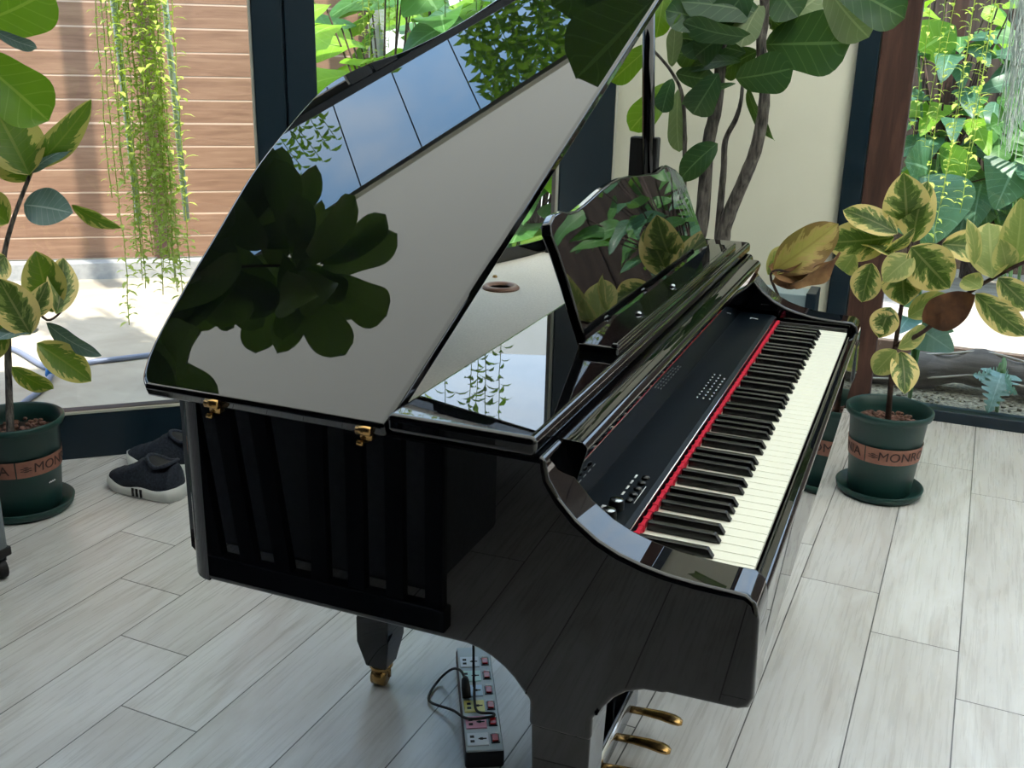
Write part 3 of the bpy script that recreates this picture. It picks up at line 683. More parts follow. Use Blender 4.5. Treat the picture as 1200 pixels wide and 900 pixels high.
def pxleaf(root, b0, b1, wpx, d0, mat, prof=pointed, d1=None, roll=0, name='leaf', droop=.08, cup=.15, wave=.015, label=None, stem_to=None, nt=16):
    """one leaf on a plant: base and tip directions with their distances, width in the same scale"""
    d1 = d0 if d1 is None else d1
    P = atd(b0[0], b0[1], d0); Q = atd(b1[0], b1[1], d1); ax = (Q-P).normalized()
    view = (CAM-P).normalized(); n_ = (view-ax*view.dot(ax)).normalized()
    n_ = Matrix.Rotation(math.radians(roll), 3, ax) @ n_
    b = MB(); leaf(b, P, Q, wpx*{fiddle: 1.35, pointed: 1.22}.get(prof, 1)*d0/F, n_, prof, droop, cup, wave, nt=nt, seed=int(b0[0]*7+b0[1]))
    if stem_to is not None:
        S = V(stem_to); m = b.m; b.tube([S, S.lerp(P, .5)+V((0, 0, .004)), P], .0022, 6)
    return b.build(name, mat, root, label=label)

# left variegated rubber plant
LP = V((-2.215, .90, 0)); dlt = (V((LP.x, LP.y, .5))-CAM).length
T = thing('potted_rubber_plant', LP, 'variegated rubber plant in a dark green pot by the left window', 'potted plant')
make_pot(T, LP, .133, .098, .285, .135, .185, math.atan2(CAM.y-LP.y, CAM.x-LP.x)+.36, dots=True)
def stem(root, pts, r0, r1, mat, n=8, name='stem'):
    pp = catmull(pts, 6); k = len(pp); b = MB(); rnd = random.Random(k)
    b.tube(pp, [(r0+(r1-r0)*i/(k-1))*(1+.12*(rnd.random()-.5)) for i in range(k)], n); return b.build(name, mat, root)
dd = dlt
stem(T, [V((atd(12, 520, dd).x, atd(12, 520, dd).y, .22)), atd(10, 440, dd), atd(8, 370, dd), atd(4, 310, dd), atd(14, 262, dd), atd(38, 198, dd)], .011, .005, M['bark'])
stem(T, [atd(9, 400, dd), atd(28, 350, dd-.02), atd(62, 332+40, dd-.03), atd(52, 385, dd-.03)][:2]+[atd(55, 375, dd-.02), atd(75, 362, dd-.02)], .005, .003, M['twig'])
Lf = [((38, 198), (107, 117), 26, 'varieg_green', 20), ((36, 202), (88, 172), 20, 'blueleaf', -50), ((34, 205), (-6, 128), 50, 'varieg_green', 10), ((34, 212), (8, 165), 40, 'varieg_green', -30), ((28, 240), (86, 250), 34, 'blueleaf', -15),
      ((84, 240), (141, 267), 17, 'varieg_green', 40), ((62, 366), (42, 294), 36, 'varieg_green', -5), ((66, 368), (74, 302), 28, 'varieg', 20), ((36, 392), (-2, 326), 36, 'varieg', 0), ((54, 378), (119, 417), 20, 'blueleaf', 40),
      ((43, 402), (107, 447), 30, 'varieg_green', -10), ((14, 430), (62, 456), 20, 'varieg_green', 30), ((44, 385), (-4, 398), 20, 'blueleaf', 50), ((30, 375), (56, 330), 24, 'varieg', 30), ((8, 380), (-25, 420), 30, 'varieg_green', 10), ((10, 262), (-30, 230), 34, 'varieg_green', 0), ((6, 300), (-30, 330), 30, 'varieg', 0), ((26, 372), (5, 345), 26, 'varieg', 60)]
for k, (p0, p1, wd, mt, rl) in enumerate(Lf): pxleaf(T, p0, p1, wd, dd-.03*(k % 3), M[mt], pointed, dd-.1+.05*(k % 4), rl)

# tall fiddle-leaf fig left of it, its crown above the frame
FP = V((-2.75, .62, 0))
T2 = thing('fiddle_leaf_fig', FP, 'tall dark fiddle-leaf fig reaching in at the top left corner', 'potted plant')
b = MB(); b.lathe([(0, 0), (.14, 0), (.175, .30), (.18, .32), (.165, .32), (.155, .26), (0, .26)], FP, 40); b.build('pot', M['pot'], T2)
tk = [FP+V((0, 0, .25)), FP+V((.03, .02, .9)), FP+V((.10, .03, 1.5)), FP+V((.30, .05, 2.0)), FP+V((.45, .1, 2.25))]
stem(T2, tk, .02, .010, M['bark'], name='trunk')
stem(T2, [tk[2], atd(-60, 40, 3.2), atd(-12, 20, 3.0)], .008, .005, M['twig'])
br2 = [(tk[3], V((-1.95, .45, 2.1))), (tk[3], V((-1.75, .85, 2.35))), (tk[4], V((-2.0, .95, 2.42)))]
for a0, a1 in br2: stem(T2, [a0, a0.lerp(a1, .5)+V((0, 0, .08)), a1], .009, .004, M['twig'])
pxleaf(T2, (-40, 30), (62, -14), 66, 3.0, M['fig_light'], fiddle, 2.9, 25); pxleaf(T2, (-35, 62), (57, 142), 62, 3.0, M['fig_light'], fiddle, 2.95, -8)
pxleaf(T2, (-10, 34), (43, 56), 16, 2.9, M['blueleaf'], fiddle, 2.9, 30); pxleaf(T2, (-30, 100), (6, 120), 40, 3.0, M['fig_light'], fiddle, 3.0, 0)
rnd = random.Random(4)
anch = [br2[0][1], br2[1][1], br2[2][1], tk[3], tk[4], br2[0][1].lerp(tk[3], .4), br2[1][1].lerp(tk[3], .4)]
for k in range(110):
    c0 = anch[k % len(anch)]+V((rnd.uniform(-.05, .05), rnd.uniform(-.05, .05), rnd.uniform(-.08, .08)))
    a = rnd.uniform(0, 2*PI); el = rnd.uniform(-.5, .6); dr = V((math.cos(a)*math.cos(el), math.sin(a)*math.cos(el), math.sin(el))); ln = rnd.uniform(.22, .34)
    if (c0+dr*(ln+.03)).z > 2.64 or (wl(0)-(c0+dr*(ln+.03))).dot(nL) < .12: continue
    b = MB(); leaf(b, c0+dr*.03, c0+dr*(ln+.03), ln*.62, V((rnd.uniform(-.4, .4), rnd.uniform(-.4, .4), 1)), fiddle, .08, .1, .02, seed=k); b.build('leaf', M['fig'], T2)

# right variegated rubber plant
RP = V((.103, 2.115, 0)); dr_ = (V((.1, 2.1, .6))-CAM).length
T = thing('potted_rubber_plant', RP, 'cream and green variegated rubber plant in a green pot right of the piano', 'potted plant')
make_pot(T, RP, .131, .094, .285, .130, .182, math.atan2(CAM.y-RP.y, CAM.x-RP.x))
dd = dr_
stem(T, [RP+V((0, 0, .22)), atd(1046, 430, dd+.02), atd(1053, 380, dd), atd(1061, 330, dd), atd(1065, 285, dd)], .009, .004, M['twig'])
stem(T, [atd(1050, 405, dd), atd(1083, 388, dd-.05), atd(1130, 347, dd-.12), atd(1165, 325, dd-.16), atd(1215, 300, dd-.2)], .007, .005, M['twig'])
stem(T, [atd(1060, 345, dd), atd(1020, 320, dd+.05), atd(985, 300, dd+.1)], .004, .003, M['twig'])
Rf = [((1063, 268), (1059, 202), 40, 'varieg', 5), ((1070, 284), (1087, 212), 36, 'varieg', -25), ((1052, 274), (988, 246), 26, 'varieg', 20), ((1048, 278), (966, 284), 38, 'varieg', -10), ((1036, 296), (1072, 267), 16, 'varieg', 50),
      ((1068, 289), (1113, 338), 42, 'varieg', 0), ((1104, 286), (1167, 294), 29, 'varieg', -15), ((1163, 326), (1159, 261), 40, 'varieg_pale', 0), ((1142, 310), (1133, 256), 16, 'varieg_pale', 40), ((1058, 312), (1060, 358), 36, 'varieg', 10),
      ((1022, 308), (1010, 354), 28, 'varieg', 10), ((1002, 298), (988, 318), 22, 'varieg_pale', 0), ((1188, 312), (1197, 232), 32, 'varieg_pale', 15), ((1044, 360), (1030, 396), 26, 'varieg', 10), ((1052, 408), (1084, 382), 18, 'varieg_pale', 30),
      ((1143, 344), (1204, 394), 26, 'varieg', 10), ((1056, 412), (1060, 462), 26, 'varieg', -20), ((1050, 410), (1024, 438), 24, 'varieg_pale', 0), ((1064, 372), (1114, 346), 24, 'varieg_pale', -20), ((1170, 325), (1210, 362), 26, 'varieg', 10),
      ((1070, 300), (1035, 330), 28, 'varieg_pale', 20), ((1062, 330), (1090, 300), 24, 'varieg_pale', 40), ((1150, 338), (1128, 326), 20, 'varieg_pale', 20), ((1046, 300), (1010, 285), 24, 'varieg', 60), ((1180, 318), (1172, 280), 22, 'varieg_pale', 10), ((1048, 385), (1022, 370), 22, 'varieg', 0),
      ((1062, 330), (1100, 332), 20, 'varieg_pale', -50)]
for k, (p0, p1, wd, mt, rl) in enumerate(Rf):
    q = -.16 if p0[0] > 1120 else 0
    pxleaf(T, p0, p1, wd, dd+q-.03*(k % 3), M[mt], pointed, dd+q-.08+.05*(k % 4), rl)
pxleaf(T, (1082, 378), (1143, 345), 40, dd-.08, M['dry_dark'], oval, dd-.14, 10, name='dried_leaf', wave=.05, label='brown dried leaf')

# fiddle-leaf fig behind the piano
GP = V((-.50, 2.22, 0))
T = thing('fiddle_leaf_fig', GP, 'fiddle-leaf fig with several bare grey trunks standing behind the piano', 'potted plant')
b = MB(); b.lathe([(0, 0), (.15, 0), (.19, .34), (.195, .36), (.18, .36), (.17, .30), (0, .30)], GP, 40); b.build('pot', M['pot'], T)
Yf = lambda u, v, o=0: atY(u, v, 2.22+o)
stem(T, [GP+V((-.05, 0, .28)), Yf(816, 300), Yf(823, 255), Yf(830, 170), Yf(839, 127), Yf(845, 71), Yf(850, 20, -.03), Yf(840, -60, -.05), V((-.66, 2.1, 2.1))], .026, .012, M['bark'], 12, 'trunk')
stem(T, [GP+V((.03, -.03, .28)), Yf(846, 290), Yf(853, 255), Yf(872, 210, -.03), Yf(887, 170, -.05), Yf(896, 113, -.06), Yf(892, 50, -.06), Yf(896, 0, -.06), V((-.45, 2.0, 1.9))], .026, .012, M['bark'], 12, 'trunk')
stem(T, [GP+V((.0, .03, .28)), Yf(843, 255, .02), Yf(848, 200, .02), Yf(850, 165, .02), Yf(862, 140, -.02), Yf(868, 120, -.02), Yf(870, 100, -.03)], .013, .005, M['bark'], 8, 'trunk')
stem(T, [GP+V((-.09, .03, .28)), Yf(800, 270), Yf(802, 215), Yf(801, 122), Yf(788, 86), Yf(764, 57)], .010, .004, M['bark'], 8, 'trunk')
stem(T, [V((-.66, 2.1, 2.1)), V((-.8, 1.95, 2.25)), V((-1.0, 1.75, 2.25))], .010, .005, M['twig'])
fx = [((896, 52), (997, 50), 68, 'fig', 0, fiddle), ((968, -16), (1018, 44), 48, 'fig_pale', 15, fiddle), ((975, -22), (1060, 22), 52, 'fig', -15, fiddle), ((902, 34), (962, -6), 42, 'fig_pale', 10, fiddle),
      ((895, 18), (798, 2), 40, 'fig', 20, fiddle), ((884, 44), (800, 26), 30, 'fig', -30, fiddle), ((874, 62), (796, 44), 42, 'fig', 10, fiddle), ((870, 72), (808, 80), 22, 'fig', 40, fiddle),
      ((862, 92), (930, 80), 46, 'fig', 10, fiddle), ((876, 104), (908, 165), 16, 'fig', 50, pointed), ((862, 98), (799, 122), 17, 'fig', 40, fiddle), ((842, 86), (812, 134), 38, 'fig', 0, fiddle), ((792, 86), (838, 94), 26, 'fig', 10, fiddle),
      ((790, 96), (738, 153), 34, 'fig_light', 5, fiddle), ((788, 92), (776, 132), 24, 'fig', 20, fiddle), ((795, 104), (796, 178), 24, 'fig_pale', 20, fiddle), ((787, 78), (791, 30), 18, 'fig_pale', 10, fiddle), ((779, -10), (769, 44), 26, 'fig_light', 0, fiddle),
      ((766, 52), (716, 96), 30, 'fig_light', 10, fiddle), ((841, 168), (796, 212), 28, 'fig', 25, pointed), ((792, -4), (788, 30), 18, 'fig_light', 20, fiddle), ((900, 20), (940, 40), 30, 'fig', 40, fiddle), ((870, 10), (845, 40), 34, 'fig', 0, fiddle), ((850, 40), (815, 66), 34, 'fig', 10, fiddle), ((905, -20), (935, 20), 44, 'fig', 0, fiddle), ((890, 30), (822, 20), 40, 'fig', 30, fiddle), ((880, -20), (840, 30), 44, 'fig', -20, fiddle), ((888, 60), (846, 84), 34, 'fig', 20, fiddle), ((892, 5), (868, 55), 36, 'fig_pale', 30, fiddle), ((845, 30), (780, 12), 40, 'fig', 15, fiddle), ((838, 60), (790, 62), 34, 'fig', -20, fiddle), ((860, -25), (820, 12), 44, 'fig', 0, fiddle)]
for k, (p0, p1, wd, mt, rl, pf) in enumerate(fx):
    d0 = (Yf(*p0)-CAM).length-.06*(k % 3); pxleaf(T, p0, p1, wd, d0, M[mt], pf, d0-.08+.05*(k % 4), rl, cup=.1)
rnd = random.Random(11)
for k in range(26):
    c0 = [V((-.66, 2.1, 2.1)), V((-.45, 2.0, 1.9)), V((-.55, 2.05, 2.0)), V((-.8, 1.98, 2.2))][k % 4]+V((rnd.uniform(-.08, .08),)*1+(rnd.uniform(-.08, .08), rnd.uniform(-.1, .1)))
    a = rnd.uniform(0, 2*PI); el = rnd.uniform(-.2, .8); dr = V((math.cos(a)*math.cos(el), math.sin(a)*math.cos(el), math.sin(el))); ln = rnd.uniform(.22, .32)
    if (c0+dr*(ln+.03)).z > 2.64 or (wl(0)-(c0+dr*(ln+.03))).dot(nL) < .12: continue
    b = MB(); leaf(b, c0+dr*.03, c0+dr*(ln+.03), ln*.65, V((rnd.uniform(-.4, .4), rnd.uniform(-.4, .4), 1)), fiddle, .08, .1, .02, seed=k); b.build('leaf', M['fig'], T)
def lidrefl(u, v, s):
    P = onplane(u, v, LO, ez); d = ray(u, v).normalized(); r = d-ez*(2*d.dot(ez)); return P+r*s
for (p0, p1, w_, s) in (((762, 2), (676, 92), .34, .95), ((735, -50), (648, 8), .30, 1.0)):
    A_, B_ = lidrefl(*p0, s), lidrefl(*p1, s)
    b = MB(); leaf(b, A_, B_, w_, V((.3, -.6, -.7)), fiddle, .05, .08, .01, seed=3); b.tube([A_, V((-.9, 1.85, 2.27))], .003, 6); b.build('leaf', M['fig'], T)
# dried leaves of the fig lying over its lower twigs, right of the piano's far end
for (p0, p1, wd, mt, rl, pf) in (((905, 318), (982, 262), 40, 'dry_yellow', 10, pointed), ((900, 322), (930, 288), 30, 'varieg_pale', 0, oval), ((905, 330), (962, 306), 30, 'dry', 30, oval), ((900, 312), (945, 330), 26, 'dry', -20, oval), ((925, 335), (985, 296), 22, 'dry', 50, pointed)):
    d0 = (atY(p0[0], p0[1], 1.85)-CAM).length; pxleaf(T, p0, p1, wd, d0, M[mt], pf, d0+.04, rl, name='dried_leaf', wave=.05, cup=.4, label='dried curled leaf')
stem(T, [GP+V((.05, -.05, .30)), V((-.25, 2.0, .55)), atY(903, 322, 1.85), atY(925, 318, 1.85)], .006, .003, M['twig'])

# pale low cabinet against the corner wall
b = MB(); q0 = atY(945, 352, 2.6)
cb = thing('low_cabinet', (-.30, 2.68, 0), 'low pale blue panel with a dark frame behind the piano at the corner', 'cabinet')
b = MB(); b.box(-.42, -.235, 2.60, 2.72, 0, .50); b.build('body', M['cabinet'], cb, bevel=.004)
b = MB(); b.box(-.235, -.20, 2.59, 2.725, 0, .51); b.build('end_frame', M['frame'], cb, bevel=.003)

# ------------------------------------------------------------------ shoes
def make_shoe(base, heading, label, side=1):
    """base = toe ground point; heading = direction toe->heel"""
    h = V(heading).normalized(); s_ = V((-h.y, h.x, 0))
    T = thing('sneaker', V(base)+h*.14, label, 'shoe', 'pair of navy slip-on sneakers')
    Ls = .275
    def ww(t): return .5*(.062+.040*math.sin(PI*min(1, t*1.25+.02))**1 if t < .4 else .062+.040*math.sin(PI*(.52+ (t-.4)*.55)))*min(1, (t/.09+.02)**.5 if t < .09 else 1)*min(1, ((1-t)/.07+.03)**.5 if t > .93 else 1)
    n = 20; rg = []
    for i in range(n+1):
        t = i/n; x = V(base)+h*(Ls*t); w_ = ww(t)+.004; lift = .012*max(0, 1-t/.2)
        z1 = .030+.012*max(0, (t-.45))/.55+lift; z1 += .004*math.sin(t*14)
        rg.append([x+s_*w_+Z*(.002+lift), x+s_*(w_+.003)+Z*(.6*z1), x+s_*w_+Z*z1, x-s_*w_+Z*z1, x-s_*(w_+.003)+Z*(.6*z1), x-s_*w_+Z*(.002+lift)])
    b = MB(); b.rings(rg); so = b.build('sole', M['shoe_sole'], T, label='white wavy sole')
    b = MB()
    for k in range(3):
        t = .50+k*.055; x = V(base)+h*(Ls*t)
        for sg in (1, -1): b.obox(x+s_*(sg*(ww(t)+.0068))+Z*.020, h, s_, Z, .004, .0012, .013)
    b.build('sole_stripes', M['rubber'], so, smooth=False)
    rg = []
    hs = [(0, .040), (.06, .052), (.15, .062), (.28, .074), (.40, .092), (.50, .112), (.58, .124), (.66, .112), (.78, .100), (.88, .104), (.95, .118), (1, .108)]
    def hh(t):
        for i in range(len(hs)-1):
            if t <= hs[i+1][0]:
                f = (t-hs[i][0])/(hs[i+1][0]-hs[i][0]); f = f*f*(3-2*f); return hs[i][1]+(hs[i+1][1]-hs[i][1])*f
        return hs[-1][1]
    nn = 12
    for i in range(n*2+1):
        t = .01+.98*i/(n*2); x = V(base)+h*(Ls*t); w_ = ww(t); H_ = hh(t); ring = []
        for k in range(nn+1):
            a = PI*k/nn; sw = w_*math.copysign(abs(math.cos(a))**.62, math.cos(a))*(1-.35*(math.sin(a)**2 if t > .45 else .1)); ring.append(x+s_*sw+Z*(.026+(H_-.026)*math.sin(a)**.8))
        rg.append(ring)
    b = MB(); b.rings(rg); b.build('upper', M['shoe'], T, label='navy knitted upper')
    # ankle collar and dark opening
    ring = []
    for k in range(24):
        a = 2*PI*k/24; t = .77+.185*math.cos(a); x = V(base)+h*(Ls*t); ring.append(x+s_*(ww(.8)*.74*math.sin(a))+Z*(.104+.020*abs(math.cos(a))**1.5))
    ring.append(ring[0]); ring.append(ring[1])
    b = MB(); b.tube(ring, .006, 8, caps=False); b.build('collar', M['shoe'], T)
    b = MB(); b.add([p+Z*.001 for p in ring[:24]]+[V(base)+h*(Ls*.77)+Z*.106], [(i, (i+1) % 24, 24) for i in range(24)]); b.build('opening', M['rubber'], T)
make_shoe(atZ(132, 566, 0), (1, -.03, 0), 'navy knit sneaker with white sole, the one nearer the camera left of the piano')
make_shoe(atZ(144, 545, 0)+V((.0, .03, 0)), (1, .17, 0), 'navy knit sneaker half hidden behind its pair, against the window sill')

# rolling case at the left edge
wp = atZ(3, 677, 0)
T = thing('rolling_case', (wp.x-.2, wp.y-.13, 0), 'grey wheeled case standing at the left edge of the picture', 'case')
b = MB(); b.box(wp.x-.42, wp.x+.016, wp.y-.30, wp.y+.02, .075, .66); b.build('body', M['grey_case'], T, bevel=.012, seg=3)
b = MB(); b.box(wp.x-.425, wp.x+.019, wp.y-.305, wp.y+.024, .06, .085); b.build('base_trim', M['rubber'], T, bevel=.004)
for dx, dy in ((0, .0), (0, -.27), (-.38, 0), (-.38, -.27)):
    b = MB(); c = V((wp.x+dx-.004, wp.y+dy, .027)); b.tube([c+V((-.003, -.010, 0)), c+V((.003, .010, 0))], .027, 24); wh = b.build('wheel', M['rubber'], T, smooth='auto')
    b = MB(); b.tube([c+V((-.004, -.0115, 0)), c+V((.004, .0115, 0))], .017, 20); b.build('hub', M['silver'], wh, smooth='auto')
    b = MB(); b.box(c.x-.012, c.x+.012, c.y-.014, c.y+.014, .046, .062); b.build('fork', M['rubber'], T)

# ------------------------------------------------------------------ outside, left: patio, kerb, fence
F0 = V((-4.655, 3.038, 0)); dF = V((.81856, .57443, 0)); nF = V((-dF.y, dF.x, 0))
def fl(t, z=0, off=0): return F0+dF*t+nF*off+Z*z
b = MB(); b.add([V((-14, -8, -.12)), V((14, -8, -.12)), V((14, 16, -.12)), V((-14, 16, -.12))], [(0, 1, 2, 3)]); struct(b.build('ground', M['earth'], smooth=False))
b = MB(); pp = [wl(-4, 0, .051), wl(2.6, 0, .051), fl(3.0, 0, 0), fl(-3.5, 0, 0)]
b.prism([(p.x, p.y) for p in pp], (0, 0, -.1), (1, 0, 0), (0, 1, 0), (0, 0, 1), .1); tag(b.build('patio', M['patio'], smooth=False), kind='structure')
b = MB(); b.obox(fl(-.3, .045, .05), dF, nF, Z, 2.6, .05, .05); tag(b.build('kerb', M['concrete'], bevel=.006), 'grey concrete kerb along the foot of the wooden fence', 'kerb')
FE = thing('wooden_fence', fl(-.3, 0, .1), 'brown horizontal board fence across the sunny patio', 'fence')
b = MB()
for k in range(23):
    z = .10+k*.1275; rr = random.Random(k)
    b.obox(fl(-.4, z+.0605, .115+.003*rr.random()), dF, nF, Z, 2.47, .012, .0605)
b.build('boards', M['fence'], FE, smooth=False, bevel=.003, seg=1)
b = MB(); b.obox(fl(-.4, 1.56, .135), dF, nF, Z, 2.46, .029, 1.46); b.build('sunlit_edge_backing', M['fence_sun_edge'], FE, smooth=False)  # shows between the boards as their painted sunlit edges
b = MB(); b.obox(fl(.88, 1.5, .085), dF, nF, Z, .035, .018, 1.40); b.build('fence_batten', M['timber'], FE, smooth=False, label='brown upright behind the hanging vines')
b = MB(); b.obox(fl(2.12, 1.5, .10), dF, nF, Z, .055, .05, 1.5); tag(b.build('fence_post', M['darkwood'], smooth=False, bevel=.004), 'dark brown post at the right end of the board fence', 'post')
# white wall and pale post beyond the fence corner
b = MB(); b.obox(V((-3.3, 7.2, 1.5)), (.94, .34, 0), (-.34, .94, 0), Z, 2.8, .1, 1.62); struct(b.build('wall_garden', M['white_render'], smooth=False))
b = MB(); p = atd(441, 0, 5.9); b.box(p.x-.035, p.x+.035, p.y-.035, p.y+.035, 0, 2.6); tag(b.build('garden_post', M['concrete'], smooth=False, bevel=.004), 'pale grey post among the sunny plants behind the lid', 'post')
# beam out of view, added to throw the upright shadow on the fence
hd = V((SUN.x, SUN.y, 0)).normalized(); hn = V((-hd.y, hd.x, 0)); q = fl(.55, 3.3, 0)
b = MB(); b.obox(q+hd*.80, hd, hn, Z, .85, .060, .05); tag(b.build('shadow_beam', M['timber'], smooth=False, bevel=.004), 'added timber beam above the fence top that throws the upright shadow on its boards', 'beam')
# hanging tubes
def px_fl(u, v, off): return onplane(u, v, fl(0, 0, off), nF)
for (u0, v0, u1, v1, lab) in ((126, -60, 163, 262, 'left of the two pale tubes hanging by the vines'), (187, -60, 219, 258, 'right of the two pale tubes hanging by the vines')):
    a = onplane(u0, v0, wl(0, 0, .9), nL); c = onplane(u1, v1, wl(0, 0, .9), nL); e = a+(a-c).normalized()*(2.9-a.z)/max(.1, (a-c).normalized().z)
    b = MB(); b.tube([c, a, e], .012, 8); tag(b.build('hanging_tube', M['trellis']), lab, 'tube', 'pale tubes outside the left window')
# hose
b = MB(); pts = [atZ(-40, 422, .012), atZ(10, 408, .012), atZ(60, 432, .012), atZ(110, 424, .012), atZ(160, 418, .012), atZ(240, 408, .012), atZ(300, 404, .012)]
b.tube(catmull(pts, 8), .012, 10); pts2 = [atZ(60, 432, .02), atZ(52, 455, .012), atZ(30, 475, .012), atZ(0, 492, .012)]
HS = thing('garden_hose', atZ(120, 424, 0), 'grey-blue garden hose lying across the patio', 'hose'); b.build('hose_line', M['hose'], HS)
b = MB(); b.tube(catmull([atZ(62, 436, .02), atZ(50, 455, .012), atZ(30, 470, .012), atZ(5, 490, .012), atZ(-30, 505, .012)], 6), .011, 10); b.build('hose_line', M['hose'], HS)
b = MB(); b.tube([atZ(57, 440, .02), atZ(60, 428, .05), atZ(60, 420, .08)], [.014, .02, .012], 10); b.build('nozzle', M['nozzle'], HS, label='blue hose nozzle')
# leaf litter on the sill outside
rnd = random.Random(3); b = MB()
for k in range(70):
    t = rnd.uniform(.02, .42); P = wl(t, 0.004, rnd.uniform(.07, .16)); a = rnd.uniform(0, 6.3); dr = V((math.cos(a), math.sin(a), .2))
    leaf(b, P, P+dr*rnd.uniform(.015, .035), .014, (0, 0, 1), pointed, .2, .3, 0, nt=4, nu=2)
tag(b.build('leaf_litter', M['dry']), 'scattered brown leaf litter outside along the left window sill', 'leaf litter', kind='stuff')

# ------------------------------------------------------------------ vines
def strand(root, top, length, seed, mat, lean=(0, 0), sp=.022, ls=.032, name='strand', r=.0018):
    rnd = random.Random(seed); n = max(6, int(length/.05)); pts = []; x, y = 0., 0.
    for i in range(n+1):
        x += rnd.uniform(-.004, .004)+lean[0]/n; y += rnd.uniform(-.004, .004)+lean[1]/n; pts.append(V(top)+V((x, y, -length*i/n)))
    b = MB(); b.tube(pts, r, 4); k = 0; s = 0.0
    while s < length-.01:
        i = min(n-1, int(s/length*n)); f = s/length*n-i; P = pts[i].lerp(pts[i+1], f); a = k*2.4+rnd.random()
        dr = V((math.cos(a), math.sin(a), rnd.uniform(-.5, .35))).normalized(); q = ls*rnd.uniform(.7, 1.25)
        leaf(b, P, P+dr*q, q*.36, V((0, 0, 1)), pointed, .15, .2, 0, nt=3, nu=2); s += sp*rnd.uniform(.7, 1.3); k += 1
    return b.build(name, mat, root)
def vine_clump(label, spots, group=None, mat='vine', cat='hanging plant', **kw):
    c = spots[0][0]; T = thing('hanging_vine', V(c), label, cat, group)
    for k, (top, ln) in enumerate(spots): strand(T, top, ln, hash_(c.x, k), M[mat if isinstance(mat, str) else mat[k % len(mat)]], **kw)
    return T
def hash_(x, k): return int(abs(x)*1000)*31+k
def vspots(us, v_end, off, ztop, jit=0, plane=None, seed=1):
    rnd = random.Random(seed); out = []
    for i, u in enumerate(us):
        ve = v_end[i] if isinstance(v_end, (list, tuple)) else v_end
        P = onplane(u, ve, wl(0, 0, off+rnd.uniform(-jit, jit)), nL); out.append((V((P.x, P.y, ztop)), max(.2, ztop-P.z)))
    return out
vine_clump('thick clump of yellow-green hanging vines outside the left window', vspots([150, 158, 165, 171, 176, 182, 188, 194, 200, 206, 212, 218, 224, 184, 196, 170, 186, 191, 199, 203, 209, 174, 180], [215, 380, 300, 340, 240, 330, 260, 320, 300, 290, 340, 360, 310, 300, 345, 300, 250, 270, 310, 330, 300, 300, 280], .75, 2.5, .12), sp=.013, ls=.05, mat='vine')
vine_clump('short sprig of vine dangling left of the thick vine clump', vspots([137, 146], [232, 205], .8, 2.75, .02, seed=3), sp=.03)
vine_clump('green vines hanging before the middle window behind the lid', vspots([330+12*k for k in range(3)]+[520, 545, 560, 575, 590], [60]*3+[20, 40, 20, 60, 30], .35, 2.85, .1, seed=5), mat='vine_dark', sp=.02, ls=.06)
vine_clump('dark vine curtain at the roof edge near the window corner', [(wl(1.25+.03*k, 3.55, .35+.05*(k % 5)), .95-.10*(k % 4)) for k in range(22)], mat='vine_dark', sp=.018, ls=.075)
vine_clump('sparse vine at the roof edge above the left plants', [(wl(.28+.05*k, 3.25, .5+.04*(k % 3)), .55+.15*(k % 3)) for k in range(6)], mat='vine_dark', sp=.02, ls=.05)
def leafy(name, label, cat, root, n, H_, spread, ls, ws, mat, prof, seed, group=None, trunk=True, low=.35, lean=(0, 0)):
    rnd = random.Random(seed); T = thing(name, root, label, cat, group); root = V(root); b = MB(); bs = MB()
    for k in range(n):
        a = rnd.uniform(0, 2*PI); f = rnd.uniform(.25, 1); top = root+V((lean[0]+math.cos(a)*spread*f, lean[1]+math.sin(a)*spread*f, H_*(low+(1-low)*rnd.random())))
        base = root+V((rnd.uniform(-.05, .05), rnd.uniform(-.05, .05), .0)); mid_ = base.lerp(top, .5)+V((-math.cos(a)*.1*spread, -math.sin(a)*.1*spread, .15*H_))
        bs.tube([base, mid_, top], [.007, .006, .004], 5)
        q = ls*rnd.uniform(.75, 1.25); dr = (V((math.cos(a), math.sin(a), rnd.uniform(-.8, .2)))).normalized()
        b.m = k % (len(mat) if isinstance(mat, list) else 1)
        leaf(b, top-dr*.1*q, top+dr*q*.9, q*ws, V((-math.cos(a)*.3, -math.sin(a)*.3-.6, .8)), prof, .1, .12, .02, nt=26 if prof in (cut, lobes) else 12, nu=6, seed=k)
    b.build('foliage', [M[m] for m in (mat if isinstance(mat, list) else [mat])], T); bs.build('stalks', M['twig'] if trunk else M['out_green'], T)
    return T
# sunny plants behind the lid
def gp(u, v, d): p = atd(u, v, d); p.z = 0; return p
leafy('philodendron', 'bright fan-leaved plant at the fence corner behind the lid', 'plant', gp(452, 60, 5.3), 44, 1.7, .34, .30, .95, ['out_bright', 'out_green'], fan, 3)
leafy('philodendron', 'broad-leaved sunny plant just right of the pale garden post', 'plant', gp(520, 40, 5.6), 40, 1.9, .5, .40, .8, ['out_bright', 'out_green'], heart, 9)
leafy('philodendron', 'leafy green plant glimpsed between lid and music desk', 'plant', gp(628, 230, 5.4), 90, 1.5, .45, .30, .8, ['out_bright', 'out_green', 'out_dark'], heart, 14, low=.08)
leafy('philodendron', 'tall loose plant against the white garden wall', 'plant', gp(580, 30, 6.9), 30, 2.3, .55, .45, .8, ['out_green', 'out_bright'], heart, 21)
vine_clump('yellow-green vines hanging by the pale garden post', [(V((atd(u, 20, 5.2).x, atd(u, 20, 5.2).y, 2.8)), l) for u, l in ((425, 1.5), (432, 1.6), (440, 1.45), (448, 1.6), (455, 1.5), (462, 1.4), (480, 1.5), (496, 1.3), (418, 1.3), (436, 1.7))], sp=.018, ls=.045)

